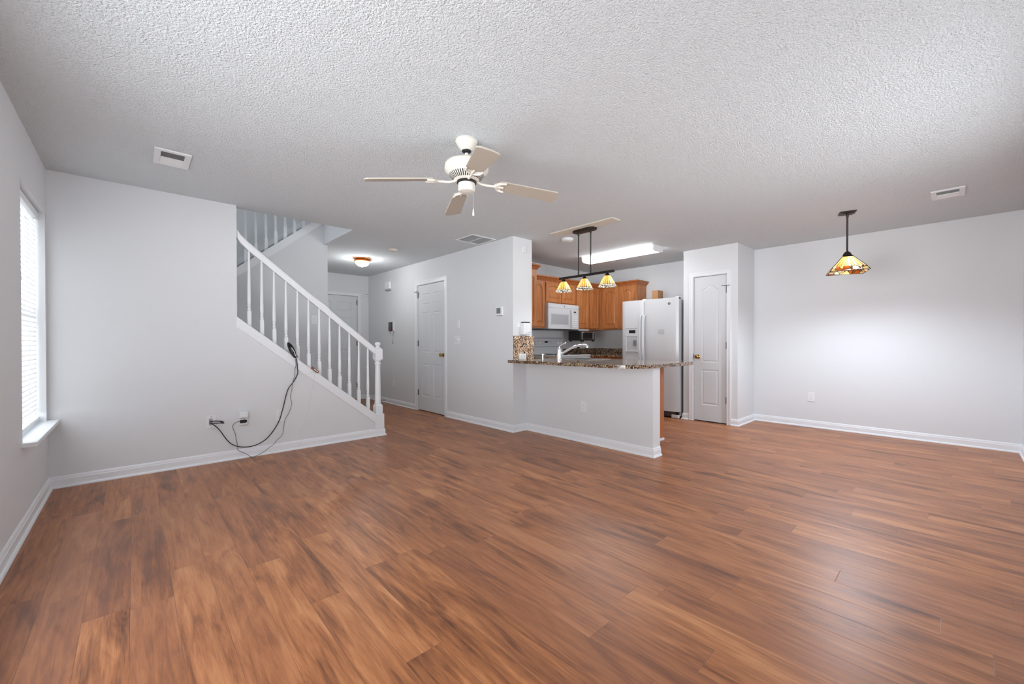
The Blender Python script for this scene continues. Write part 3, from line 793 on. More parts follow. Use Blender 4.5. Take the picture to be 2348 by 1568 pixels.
obj('bulb', M().lathe([(0.012, 1.985), (0.014, 1.965), (0.028, 1.935), (0.030, 1.915), (0.022, 1.895), (0.006, 1.886)], (px, py, 0), 18), 'bulb_glow', pd, smooth=True)
lamp('pendant_bulb_light', (px, py, 1.868), 1.2, 0.02, parent=pd)
def spot(name, loc, power, parent, ang=165, blend=0.8, color=(0.86, 0.96, 1.10)):
    d = bpy.data.lights.new(name, 'SPOT'); d.energy = power; d.shadow_soft_size = 0.05; d.color = color
    d.spot_size = math.radians(ang); d.spot_blend = blend
    o = bpy.data.objects.new(name, d); COL.objects.link(o); o.parent = parent; o.location = Vector(loc)-LOC[parent]
spot('pendant_downlight', (px, py, 1.86), 78.0, pd)

# mounting board and three light island pendant
obj('mounting_board', M().box(3.693, 3.852, 2.448, 3.330, H-0.018, H-0.0005), 'plate_beige', label='long beige board on the ceiling behind the bar pendant', cat='mounting board', bevel=0.006)
IX, IY = 3.83, 2.915
il = thing('island_pendant', (IX, IY, H-0.018), 'black bar pendant with three small leaded glass shades over the granite counter', 'pendant lamp')
m = M().prism([(IX-0.035, IY-0.150), (IX+0.035, IY-0.150), (IX+0.062, IY-0.110), (IX+0.062, IY+0.110), (IX+0.035, IY+0.150), (IX-0.035, IY+0.150), (IX-0.062, IY+0.110), (IX-0.062, IY-0.110)], 'Z', H-0.018-0.024, H-0.0185)
obj('canopy', m, 'bronze', il, bevel=0.005)
for yy in (3.002, 2.828):
    obj('rod', M().lathe([(0.011, H-0.040), (0.011, H-0.075), (0.0075, H-0.08), (0.0075, 1.905)], (IX, yy, 0), 14), 'bronze', il, smooth=True)
obj('bar', M().box(IX-0.013, IX+0.013, 2.520, 3.292, 1.882, 1.908), 'bronze', il, bevel=0.002)
firsts = None
for yy in (3.227, 2.915, 2.604):
    o0 = Vector((IX, yy, 1.733))
    if firsts is None:
        pr = [(0.014, 0.142), (0.028, 0.124), (0.050, 0.090), (0.070, 0.056), (0.085, 0.026), (0.098, 0.004), (0.102, 0.0)]
        mm = M().lathe(pr, (0, 0, 0), 16, caps=False, a0=PI/16); mm.xf(Matrix.Translation(o0))
        a = obj('lamp_shade', mm, 'bell_glass', il, smooth=True, origin=o0)
        mm = M().lathe([(0.007, 0.153), (0.010, 0.150), (0.018, 0.141), (0.034, 0.118), (0.031, 0.118), (0.016, 0.138)], (0, 0, 0), 16); mm.xf(Matrix.Translation(o0))
        b = obj('shade_cap', mm, 'bronze', a, smooth=True, origin=o0)
        mm = M().lathe([(0.008, 0.112), (0.012, 0.098), (0.022, 0.075), (0.024, 0.060), (0.016, 0.042), (0.004, 0.036)], (0, 0, 0), 16); mm.xf(Matrix.Translation(o0))
        c = obj('bulb', mm, 'bulb_glow', a, smooth=True, origin=o0)
        firsts = (a, b, c)
    else:
        a = firsts[0].copy(); COL.objects.link(a); a.parent = il; a.location = o0-LOC[il]
        for q_ in firsts[1:]:
            c = q_.copy(); COL.objects.link(c); c.parent = a
    lamp('bar_bulb_light', o0+Vector((0, 0, 0.022)), 0.5, 0.012, parent=il)
    spot('bar_downlight', o0+Vector((0, 0, 0.02)), 4.0, il)

# kitchen fluorescent
fl = thing('fluorescent_light', (5.25, 3.355, H), 'long white fluorescent box light glowing on the kitchen ceiling', 'ceiling light')
FX0, FX1, FY0, FY1 = 5.112, 5.392, 2.752, 3.955
obj('housing', M().box(FX0+0.02, FX1-0.02, FY0+0.02, FY1-0.02, H-0.03, H-0.0005), 'white_plastic', fl)
m = M().prism([(FX0+0.006, H-0.012), (FX0+0.02, H-0.064), (FX0+0.05, H-0.078), (FX1-0.05, H-0.078), (FX1-0.02, H-0.064), (FX1-0.006, H-0.012)], 'Y', FY0+0.016, FY1-0.016)
obj('lens', m, 'fluorescent_lens', fl)
for ya, yb in ((FY0, FY0+0.018), (FY1-0.018, FY1)):
    obj('end_cap', M().prism([(FX0, H-0.0006), (FX0+0.014, H-0.070), (FX0+0.045, H-0.086), (FX1-0.045, H-0.086), (FX1-0.014, H-0.070), (FX1, H-0.0006)], 'Y', ya, yb), 'white_plastic', fl, bevel=0.003)

# hallway dome
hl = thing('dome_light', (2.643, 6.34, H), 'small glowing amber glass dome light on the hallway ceiling', 'ceiling light')
obj('base_plate', M().prism([(2.643+0.175*math.cos(a), 6.34+0.175*math.sin(a)) for a in [math.radians(14+90*k) for k in range(4)]], 'Z', H-0.012, H-0.0005), 'amber_glass', hl, bevel=0.004)
obj('rim', M().lathe([(0.09, H-0.012), (0.122, H-0.034), (0.118, H-0.046), (0.105, H-0.048)], (2.643, 6.34, 0), 30), 'amber_glass', hl, smooth=True, label='amber rim')
obj('glass_dome', M().lathe([(0.112, H-0.044), (0.106, H-0.070), (0.088, H-0.098), (0.055, H-0.118), (0.012, H-0.124)], (2.643, 6.34, 0), 30), 'dome_glow', hl, smooth=True)
obj('finial', M().lathe([(0.009, H-0.122), (0.010, H-0.130), (0.004, H-0.138)], (2.643, 6.34, 0), 12), 'brass', hl, smooth=True)
lamp('dome_bulb_light', (2.643, 6.34, H-0.20), 10.0, 0.07, color=(0.95, 0.98, 1.0), parent=hl)

# ------------------------------------------------------------------ wall plates and devices
def plate(name, T, c, w, h, label, cat, kind='outlet', group=None):
    """T(u, n, z); c = centre (u, z)"""
    u0, z0 = c
    p = thing(name, T(u0, 0, z0-h/2), label, cat, group)
    def bx(m, ua, ub, na, nb, za, zb):
        a, b = T(ua, na, za), T(ub, nb, zb); m.box(a[0], b[0], a[1], b[1], za, zb); return m
    obj('cover_plate', bx(M(), u0-w/2, u0+w/2, 0.0003, 0.006, z0-h/2, z0+h/2), 'white_plastic', p, bevel=0.002)
    if kind == 'outlet':
        for dz in (0.021, -0.021):
            f = M(); bx(f, u0-0.016, u0+0.016, 0.006, 0.008, z0+dz-0.014, z0+dz+0.014); r = obj('receptacle', f, 'white_plastic', p, bevel=0.003)
            m = M()
            bx(m, u0-0.008, u0-0.0055, 0.008, 0.0085, z0+dz-0.003, z0+dz+0.006); bx(m, u0+0.0055, u0+0.008, 0.008, 0.0085, z0+dz-0.003, z0+dz+0.006)
            bx(m, u0-0.002, u0+0.002, 0.008, 0.0085, z0+dz-0.010, z0+dz-0.006)
            obj('slots', m, 'slot_grey', r)
        obj('screw', bx(M(), u0-0.002, u0+0.002, 0.006, 0.0075, z0-0.002, z0+0.002), 'slot_grey', p)
    elif kind == 'outlet_flat':
        for du in (0.021, -0.021):
            f = M(); bx(f, u0+du-0.014, u0+du+0.014, 0.006, 0.008, z0-0.016, z0+0.016); r = obj('receptacle', f, 'white_plastic', p, bevel=0.003)
            m = M(); bx(m, u0+du-0.004, u0+du+0.006, 0.008, 0.0088, z0+0.004, z0+0.008); bx(m, u0+du-0.004, u0+du+0.006, 0.008, 0.0088, z0-0.008, z0-0.004)
            obj('slots', m, 'slot_dark', r)
    elif kind == 'switch':
        obj('toggle', bx(M(), u0-0.005, u0+0.005, 0.006, 0.018, z0-0.002, z0+0.014), 'white_plastic', p, bevel=0.002)
        for dz in (0.03, -0.03): obj('screw', bx(M(), u0-0.002, u0+0.002, 0.006, 0.0072, z0+dz-0.002, z0+dz+0.002), 'slot_grey', p)
    return p, bx
TY = lambda y: (lambda u, nn, z: (u, y-nn, z))       # wall facing -Y, u = x
TX = lambda x: (lambda u, nn, z: (x-nn, u, z))       # wall facing -X, u = y
TS = TY(YS)
OG = 'white duplex outlets low on the walls'
plate('wall_outlet', TS, (1.094, 0.375), 0.075, 0.122, 'white outlet on the stair wall crossed by the black cable, right of the power adapter', 'outlet', group=OG)
plate('wall_outlet', TX(XPW0), (2.824, 0.400), 0.072, 0.118, 'white outlet centred on the low half wall under the granite counter', 'outlet', group=OG)
plate('wall_outlet', TX(XR), (1.287, 0.398), 0.074, 0.120, 'white outlet on the wide right wall below the dining pendant', 'outlet', group=OG)
plate('wall_outlet', TX(XH), (6.928, 0.380), 0.074, 0.120, 'white outlet low on the hallway wall beyond the closet door', 'outlet', group=OG)
plate('wall_outlet', TY(YP-0.020), (3.605, 0.942), 0.118, 0.072, 'white sideways outlet on the granite slab above the counter', 'outlet', 'outlet_flat', group=OG)
plate('switch_plate', TY(YU), (1.764, 1.426), 0.074, 0.120, 'white switch plate on the grey wall seen between the stair balusters', 'switch', 'switch')
p, bx = plate('switch_plate', TX(XH), (4.925, 1.153), 0.130, 0.118, 'white double switch plate with a round dimmer beside the closet door', 'switch', 'none')
obj('dimmer_knob', M().lathe([(0.018, 0), (0.016, 0.014), (0.014, 0.016)], (0, 0, 0), 18).xf(Matrix.Translation((XH-0.006, 4.898, 1.158)) @ Matrix.Rotation(-PI/2, 4, 'Y')), 'white_plastic', p, smooth=True)
obj('toggle', bx(M(), 4.950, 4.960, 0.006, 0.018, 1.150, 1.166), 'white_plastic', p, bevel=0.002)
obj('slots', bx(bx(M(), 4.944, 4.966, 0.006, 0.0066, 1.138, 1.142), 4.970, 4.973, 0.006, 0.0066, 1.14, 1.17), 'slot_grey', p)
s = thing('wall_sensor', (XH, 4.888, 1.315), 'slim white strip sensor above the double switch plate', 'sensor')
obj('body', M().box(XH-0.014, XH-0.0003, 4.866, 4.910, 1.315, 1.436), 'white_plastic', s, bevel=0.004)
obj('bottom_edge', M().box(XH-0.0135, XH-0.001, 4.868, 4.908, 1.311, 1.315), 'slot_grey', s)
# thermostat
t = thing('thermostat', (XH, 3.975, 1.463), 'square white thermostat with grey screen near the pillar edge', 'thermostat')
obj('body', M().box(XH-0.024, XH-0.0003, 3.913, 4.040, 1.465, 1.583), 'white_plastic', t, bevel=0.006)
obj('screen', M().box(XH-0.0252, XH-0.023, 3.945, 4.022, 1.490, 1.562), 'screen_grey', t)
obj('base_shadow_strip', M().box(XH-0.020, XH-0.001, 3.925, 4.028, 1.459, 1.466), 'slot_grey', t)
# door chime
c = thing('door_chime', (XH, 7.10, 2.08), 'white door chime box high on the hallway wall', 'door chime')
obj('cover', M().box(XH-0.048, XH-0.004, 7.00, 7.19, 2.105, 2.235), 'white_plastic', c, bevel=0.006)
obj('base', M().box(XH-0.042, XH-0.0003, 7.01, 7.18, 2.078, 2.108), 'slot_grey', c)
# alarm keypad
k = thing('alarm_keypad', (XH, 6.96, 1.33), 'black alarm keypad on the hallway wall with a white cord pouch hanging below', 'keypad')
obj('back_box', M().box(XH-0.022, XH-0.0003, 6.880, 7.030, 1.330, 1.500), 'white_plastic', k, bevel=0.004)
obj('front_panel', M().box(XH-0.036, XH-0.020, 6.925, 7.060, 1.330, 1.492), 'black_plastic', k, bevel=0.004)
m = M()
for i in range(4):
    for j in range(3): m.box(XH-0.0375, XH-0.0358, 6.955+0.026*j, 6.955+0.026*j+0.018, 1.395+0.021*i, 1.395+0.021*i+0.013)
obj('keys', m, 'screen_grey', k)
obj('display', M().box(XH-0.0372, XH-0.0358, 6.955, 7.030, 1.345, 1.375), 'copper', k)
kp = obj('hanging_pouch', M().prism([(6.985, 1.33), (6.925, 1.33), (6.950, 1.190)], 'X', XH-0.020, XH-0.006), 'white_plastic', k)
obj('cord', M().tube([(XH-0.012, 7.005, 1.33), (XH-0.010, 6.962, 1.175), (XH-0.012, 6.912, 1.33)], 0.0025, 6).tube([(XH-0.010, 6.962, 1.185), (XH-0.010, 6.955, 1.125)], 0.0025, 6), 'slot_grey', k)
obj('tag', M().box(XH-0.013, XH-0.007, 6.940, 6.966, 1.105, 1.128), 'slot_grey', k)
# motion sensor by front door
s = thing('motion_sensor', (3.41, YF, 2.05), 'small white motion sensor in the corner right of the front door', 'sensor')
obj('body', M().box(3.374, 3.444, YF-0.035, YF-0.0003, 2.045, 2.112), 'white_plastic', s, bevel=0.006)
obj('eye', M().box(3.392, 3.424, YF-0.037, YF-0.034, 2.066, 2.090), 'slot_grey', s)
# pillar devices
s = thing('contact_sensor', (3.637, YP, 2.25), 'small white box sensor near the top of the pillar', 'sensor')
obj('body', M().box(3.604, 3.676, YP-0.018, YP-0.0003, 2.255, 2.342), 'white_plastic', s, bevel=0.007)
obj('indicator', M().box(3.650, 3.656, YP-0.0192, YP-0.0175, 2.300, 2.306), 'slot_grey', s)
s = thing('wall_dispenser', (3.645, YP, 1.21), 'white wall mounted dispenser on the pillar above the granite slab', 'dispenser')
obj('body', M().box(3.578, 3.700, YP-0.075, YP-0.0003, 1.214, 1.366), 'white_plastic', s, bevel=0.012)
obj('front_cover', M().box(3.612, 3.688, YP-0.083, YP-0.073, 1.236, 1.350), 'white_plastic', s, bevel=0.006)
obj('top_slot', M().box(3.590, 3.690, YP-0.068, YP-0.012, 1.366, 1.377), 'gap_dark', s, label='dark top slot')
obj('side_bracket', M().box(3.525, 3.785, YP-0.010, YP-0.0003, 1.362, 1.368).box(3.53, 3.58, YP-0.006, YP-0.0003, 1.31, 1.362), 'trim_paint', s)
obj('logo_mark', M().box(3.645, 3.672, YP-0.0838, YP-0.0825, 1.246, 1.252), 'slot_grey', s)
# spring door stop on the hall baseboard
m = M(); a0 = XH-0.0135
m.tube([(a0, 7.25, 0.045), (a0-0.006, 7.25, 0.045)], 0.010, 10)
m.tube([(a0-0.006, 7.25, 0.045), (a0-0.065, 7.25, 0.045)], 0.0055, 8); m.tube([(a0-0.065, 7.25, 0.045), (a0-0.078, 7.25, 0.045)], 0.009, 10)
obj('spring_door_stop', m, 'steel', label='small metal door stop on the hallway baseboard', cat='door stop')

# ------------------------------------------------------------------ cables by the stair wall
w, bx = plate('cable_plate', TS, (0.523, 0.383), 0.072, 0.118, 'white cable wall plate with short black leads at the left of the three plates', 'wall plate', 'none')
obj('cable_opening', bx(M(), 0.506, 0.534, 0.006, 0.009, 0.352, 0.415), 'slot_grey', w, bevel=0.002)
for dz in (0.048, -0.048): obj('screw', bx(M(), 0.520, 0.526, 0.006, 0.0078, 0.380+dz, 0.386+dz), 'slot_dark', w)
YC = YS-0.012
obj('lead', M().tube(smooth_path([(0.512, YC+0.002, 0.388), (0.545, YC-0.028, 0.393), (0.580, YC-0.034, 0.388), (0.600, YC-0.034, 0.381)], 5), 0.0045, 8).tube([(0.585, YC-0.034, 0.387), (0.612, YC-0.036, 0.375)], 0.0065, 8), 'black_rubber', w, smooth=True, label='black lead')
obj('lead', M().tube(smooth_path([(0.512, YC+0.002, 0.374), (0.545, YC-0.026, 0.373), (0.580, YC-0.032, 0.371), (0.597, YC-0.032, 0.369)], 5), 0.0045, 8).tube([(0.590, YC-0.032, 0.370), (0.618, YC-0.034, 0.366)], 0.0055, 8), 'black_rubber', w, smooth=True, label='black lead')
ad = thing('power_adapter', (0.778, YS, 0.31), 'white power adapter block on the stair wall with a black plug in front', 'power adapter')
obj('cover_plate', M().box(0.738, 0.812, YS-0.006, YS-0.0003, 0.318, 0.442), 'white_plastic', ad, bevel=0.002)
obj('body', M().box(0.738, 0.808, YS-0.058, YS-0.006, 0.392, 0.452), 'white_plastic', ad, bevel=0.005)
obj('ridge', M().box(0.746, 0.796, YS-0.066, YS-0.057, 0.398, 0.424), 'white_plastic', ad, bevel=0.003)
obj('lower_body', M().box(0.742, 0.806, YS-0.040, YS-0.006, 0.326, 0.390), 'white_plastic', ad, bevel=0.004)
pb = thing('charger_plug', (0.766, YS-0.066, 0.352), 'black rectangular plug on the front of the white adapter', 'plug')
obj('plug_body', M().box(0.741, 0.790, YS-0.072, YS-0.0405, 0.350, 0.378).prism([(0.790, 0.352), (0.797, 0.358), (0.797, 0.374), (0.790, 0.378)], 'Y', YS-0.070, YS-0.0405), 'black_plastic', pb, bevel=0.003)
coax = [(0.531, 4.688, 0.362), (0.558, 4.672, 0.337), (0.588, 4.670, 0.295), (0.629, 4.672, 0.22), (0.668, 4.674, 0.164), (0.718, 4.676, 0.128), (0.775, 4.678, 0.109), (0.846, 4.680, 0.105), (0.922, 4.684, 0.127), (0.981, 4.688, 0.166), (1.041, 4.690, 0.24), (1.081, 4.688, 0.315), (1.101, 4.684, 0.376), (1.13, 4.684, 0.493), (1.144, 4.684, 0.56), (1.171, 4.684, 0.647), (1.215, 4.684, 0.707), (1.256, 4.682, 0.789), (1.256, 4.680, 0.86), (1.251, 4.678, 0.918), (1.238, 4.676, 0.985)]
obj('coaxial_cable', M().tube(smooth_path(coax, 5), 0.0042, 8), 'black_rubber', label='thick black cable looping from the left plate up to the coil on the ledge', cat='cable', smooth=True)
adc = [(0.742, 4.650, 0.364), (0.725, 4.655, 0.366), (0.700, 4.66, 0.352), (0.688, 4.664, 0.338), (0.686, 4.668, 0.309), (0.707, 4.672, 0.245), (0.713, 4.672, 0.197), (0.722, 4.670, 0.141), (0.72, 4.668, 0.107), (0.727, 4.666, 0.089), (0.752, 4.664, 0.07), (0.788, 4.664, 0.046), (0.825, 4.664, 0.012), (0.844, 4.664, 0.004), (0.867, 4.664, 0.004), (0.939, 4.664, 0.034), (0.986, 4.666, 0.066), (1.034, 4.668, 0.097), (1.054, 4.670, 0.127), (1.094, 4.672, 0.16), (1.115, 4.674, 0.193), (1.121, 4.676, 0.238), (1.132, 4.678, 0.31), (1.14, 4.678, 0.336), (1.173, 4.676, 0.397), (1.194, 4.676, 0.459), (1.198, 4.676, 0.505), (1.185, 4.676, 0.558), (1.199, 4.675, 0.625), (1.208, 4.674, 0.704), (1.226, 4.674, 0.771), (1.23, 4.674, 0.84), (1.240, 4.672, 0.888), (1.232, 4.672, 0.955)]
obj('thin_cable', M().tube(smooth_path(adc, 4), 0.0024, 7), 'grey_cord', label='thin grey cord from the adapter dipping to the floor and rising to the coil', cat='cable', smooth=True)
# black coil hung over the ledge
cb = thing('cable_coil', (1.205, YS-0.03, kz(1.205)), 'bundled black cable coil lying over the stair ledge', 'cable coil')
m = M(); pts = []
ctr = Vector((1.203, YS-0.028, 1.040)); ax = Vector((0.036, 0, -0.084)).normalized(); bx_ = Vector((ax.z, 0, -ax.x))*-1
for i in range(7*28+1):
    t = 2*PI*i/28; r = 0.082-0.004*math.sin(i*0.11); s_ = 0.014+0.007*math.sin(i*0.037*3.1)
    pts.append(ctr+ax*(r*math.cos(t))+bx_*(s_*math.sin(t))+Vector((0, -0.018+0.036*i/196+0.004*math.sin(i*0.7), 0)))
obj('loops', m.tube(pts, 0.0052, 7), 'black_rubber', cb, smooth=True)
m = M()
m.tube([ctr+ax*0.066+Vector((0, -0.036, 0)), ctr+ax*0.02+bx_*0.006+Vector((0, -0.036, 0)), ctr-ax*0.03+Vector((0, -0.034, 0))], 0.0035, 6)
obj('loop_highlight', m, 'white_plastic', cb, label='white painted highlight')  # white strip stands for the highlights on the black loops
obj('tail', M().tube(smooth_path([tuple(ctr+ax*0.055+bx_*-0.016+Vector((0, -0.012, 0))), tuple(ctr+Vector((0.048, -0.008, -0.060))), (1.262, YS-0.022, 0.965)], 5), 0.0036, 7), 'black_rubber', cb, smooth=True)
# brown bracket and white wire
br = thing('cord_clip', (1.43, YS-0.02, kz(1.43)), 'small dark copper brown bar clip on the stair ledge right of the coil', 'clip')
ax = Vector((0.066, 0, -0.057)).normalized(); nz = Vector((-ax.z, 0, ax.x))
if nz.z < 0: nz = -nz
cc = Vector((1.429, YS-0.026, 0.826))
def obox(m, c, hx, hy, hz):
    vs = []
    for sx in (-1, 1):
        for sy in (-1, 1):
            for s3 in (-1, 1): vs.append(c+ax*(hx*sx)+Vector((0, hy*sy, 0))+nz*(hz*s3))
    return m.add(vs, [(0, 1, 3, 2), (4, 6, 7, 5), (0, 4, 5, 1), (2, 3, 7, 6), (0, 2, 6, 4), (1, 5, 7, 3)])
obj('bar', obox(M(), cc, 0.045, 0.012, 0.012), 'copper', br, bevel=0.004)
obj('bar_highlights', obox(obox(M(), cc+ax*-0.002+Vector((0, -0.012, 0)), 0.012, 0.002, 0.005), cc+ax*0.024+Vector((0, -0.012, 0)), 0.008, 0.002, 0.005), 'white_plastic', br, label='white painted highlights')  # white marks stand for highlights on the brown bar
ring = [(1.290+0.036*math.cos(t), YS-0.020, 0.752+0.036*math.sin(t)) for t in [2*PI*i/16 for i in range(17)]]
wire = [(1.424, 4.676, 0.808), (1.38, 4.682, 0.797), (1.336, 4.684, 0.787), (1.300, 4.684, 0.783), (1.275, 4.684, 0.786)]
obj('white_wire', M().tube(smooth_path(wire, 5), 0.0019, 6).tube(ring, 0.0017, 6), 'vent_white', label='thin white wire curled into a ring under the brown clip', cat='wire', smooth=True)
wire2 = [(1.438, 4.682, 0.805), (1.428, 4.688, 0.769), (1.405, 4.696, 0.62), (1.39, 4.700, 0.528), (1.361, 4.700, 0.369), (1.324, 4.700, 0.253), (1.29, 4.700, 0.209), (1.286, 4.692, 0.09), (1.260, 4.676, 0.018)]
obj('white_wire', M().tube(smooth_path(wire2, 5), 0.0016, 6), 'vent_white', label='faint white wire trailing from the brown clip down to the baseboard', cat='wire', smooth=True)

# ------------------------------------------------------------------ kitchen: upper cabinets
def cab_door(parent, T, w, h, arch=0.045, bw=0.052, name='door'):
    m = M(); pw = w-2*bw
    poly = arch_rect(bw, bw+pw, bw+0.004, h-bw-arch-0.006, arch) if arch else arch_rect(bw, bw+pw, bw, h-bw)
    panelled(m, w, h, 0.019, [poly], T, steps=((0.003, -0.011), (0.009, -0.011), (0.034, -0.001)))
    return obj(name, m, 'honey_oak', parent, bevel=0.002)
UZ0, UZ1 = 1.345, 2.10
def upper_y(name, x0, x1, y0, z0, z1, doors, label, group='honey oak wall cabinets'):
    """wall cabinet facing -Y: front at y0"""
    c = thing(name, ((x0+x1)/2, y0+0.15, z0), label, 'cabinet', group)
    obj('body', M().box(x0+0.0005, x1-0.0005, y0, YK-0.001, z0, z1), 'honey_oak', c)
    for (a, b, arch) in doors:
        cab_door(c, lambda u, nn, z, a=a: (a+u, y0-0.020-nn*-1 if False else y0-0.0195-nn, z0+0.022+z), b-a, z1-z0-0.044, arch)
    return c
def upper_x(name, y0, y1, x0, z0, z1, doors, label, group='honey oak wall cabinets'):
    """wall cabinet facing -X: front at x0; doors given as (far y, near y)"""
    c = thing(name, (x0+0.15, (y0+y1)/2, z0), label, 'cabinet', group)
    obj('body', M().box(x0, XR-0.001, y0+0.0005, y1-0.0005, z0, z1), 'honey_oak', c)
    for (a, b, arch) in doors:
        cab_door(c, lambda u, nn, z, a=a: (x0-0.0195-nn, a-u, z0+0.022+z), a-b, z1-z0-0.044, arch)
    return c
upper_y('wall_cabinet', 3.80, 4.475, 4.300, UZ0, 2.225, [(3.83, 4.455, 0.05)], 'taller oak wall cabinet partly hidden behind the pillar')
upper_y('wall_cabinet', 4.477, 4.757, 4.400, UZ0, UZ1, [(4.490, 4.742, 0.045)], 'narrow oak wall cabinet left of the white microwave')
upper_y('wall_cabinet', 4.759, 5.521, 4.400, 1.742, UZ1, [(4.775, 5.135, 0.045), (5.150, 5.506, 0.045)], 'short two door oak cabinet above the white microwave')
upper_y('wall_cabinet', 5.523, 6.215, 4.400, UZ0, UZ1, [(5.538, 5.885, 0.045), (5.905, 6.190, 0.045)], 'two door oak wall cabinet above the black toaster oven')
upper_x('wall_cabinet', 3.970, 4.7285, 6.220, UZ0, UZ1, [(4.325, 4.000, 0.045)], 'one door oak wall cabinet turning the kitchen corner')
upper_x('wall_cabinet', 3.652, 3.968, 6.220, UZ0, UZ1, [(3.952, 3.690, 0.045)], 'end oak wall cabinet with its side showing above the refrigerator')
m = M(); sweep(m, [(4.477, 4.400), (6.220, 4.400), (6.220, 3.652), (XR-0.001, 3.652)], CROWN, UZ1-0.006)
obj('crown_molding', m, 'dark_oak', label='oak crown molding along the tops of the lower wall cabinets', cat='molding')
m = M(); sweep(m, [(3.80, 4.300), (4.475, 4.300), (4.475, YK-0.001)], CROWN, 2.219)
obj('crown_molding', m, 'dark_oak', label='oak crown molding on the taller cabinet beside the pillar', cat='molding')

# ------------------------------------------------------------------ base cabinets and counters
CZ = 0.905
def base_cab(name, x0, x1, y0, y1, label, face, doors, sink=None):
    c = thing(name, ((x0+x1)/2, (y0+y1)/2, 0), label, 'cabinet', 'oak base cabinets')
    kx0, ky0, kx1 = x0, y0, x1
    if face == '-Y': ky0 = y0+0.07
    if face == '-X': kx0 = x0+0.07
    if face == '+X': kx1 = x1-0.07
    obj('toe_kick', M().box(kx0, kx1, ky0, y1, 0.0005, 0.10), 'dark_oak', c)
    if sink: obj('body', holed(x0, x1, y0, y1, 0.10, CZ-0.037, [sink]), 'dark_oak', c)
    else: obj('body', M().box(x0, x1, y0, y1, 0.10, CZ-0.037), 'dark_oak', c)
    for a, b in doors:
        w = abs(b-a)
        if face == '-Y': T = lambda u, nn, z, a=a: (a+u, y0-0.0195-nn, z)
        elif face == '-X': T = lambda u, nn, z, a=a: (x0-0.0195-nn, a-u, z)
        else: T = lambda u, nn, z, a=a: (x1+0.0195+nn, a+u, z)
        m = M(); panelled(m, w, 0.53, 0.019, [arch_rect(0.05, w-0.05, 0.05, 0.48)], lambda u, nn, z: T(u, nn, z+0.13), steps=((0.004, -0.007), (0.010, -0.007), (0.026, -0.001)))
        obj('door', m, 'honey_oak', c, bevel=0.002)
        m = M(); panelled(m, w, 0.14, 0.019, [], lambda u, nn, z: T(u, nn, z+0.69)); obj('drawer', m, 'honey_oak', c, bevel=0.004)
    return c
pc_ = base_cab('base_cabinet', XPW1+0.001, 4.490, 2.300, YP-0.002, 'oak base cabinet standing against the kitchen side of the half wall', '+X', [(2.32, 2.76), (2.78, 3.22), (3.24, 3.70)], sink=(3.97, 4.46, 2.95, 3.60, 0.60, 2))
obj('end_panel', M().box(XPW1+0.001, 4.500, 2.288, 2.300, 0.0005, CZ-0.036), 'dark_oak', pc_)
obj('shoe_strip', M().box(XPW1+0.002, 4.478, 2.270, 2.288, 0.0005, 0.022), 'trim_paint', pc_, label='white shoe strip')
obj('bar_handle', M().tube(smooth_path([(4.512, 2.335, 0.845), (4.540, 2.335, 0.835), (4.546, 2.335, 0.78), (4.540, 2.335, 0.725), (4.512, 2.335, 0.715)], 5), 0.008, 8), 'black_plastic', pc_, smooth=True, label='black bar handle')
base_cab('base_cabinet', 3.80, 4.755, 4.130, YK-0.002, 'oak base cabinet left of the white range', '-Y', [(3.82, 4.27), (4.29, 4.74)])
bc = base_cab('base_cabinet', 5.528, 5.940, 4.130, YK-0.002, 'oak base cabinet right of the white range', '-Y', [(5.545, 5.92)])
base_cab('base_cabinet', 5.942, XR-0.002, 3.70, YK-0.002, 'oak base cabinet in the corner beside the refrigerator', '-X', [(4.10, 3.72)])
def slab(m, outline, holes, z0, z1):
    b = bmesh.new()
    rings = []
    for z in (z1, z0):
        es = []; ls = []
        for pts in [outline]+holes:
            l = [b.verts.new((p[0], p[1], z)) for p in pts]; ls.append(l)
            es += [b.edges.new((l[i], l[(i+1) % len(l)])) for i in range(len(l))]
        bmesh.ops.triangle_fill(b, use_beauty=True, edges=es); rings.append(ls)
    for l0, l1 in zip(*rings):
        for i in range(len(l0)): b.faces.new((l0[i], l0[(i+1) % len(l0)], l1[(i+1) % len(l1)], l1[i]))
    b.verts.index_update()
    m.add([tuple(v.co) for v in b.verts], [[v.index for v in f.verts] for f in b.faces]); b.free(); return m
# bar counter: rounded near corner, notched round the pillar
cx0, cy0, cx1, cy1, R_ = 3.352, 1.955, 4.530, YP-0.0215, 0.26
outl = [(cx0, cy1), ]
for i in range(11):
    t = PI+PI/2*i/10; outl.append((cx0+R_+R_*math.cos(t), cy0+R_+R_*math.sin(t)))
for i in range(5):
    t = -PI/2+PI/2*i/4; outl.append((cx1-0.03+0.03*math.cos(t), cy0+0.03+0.03*math.sin(t)))
outl += [(cx1, cy1)]
sinkh = [(4.00, 2.98), (4.42, 2.98), (4.42, 3.56), (4.00, 3.56)]
ct = obj('bar_countertop', slab(M(), outl, [sinkh], CZ-0.035, CZ), 'granite', label='speckled brown granite bar counter with a rounded corner on the half wall', cat='countertop', bevel=0.006)
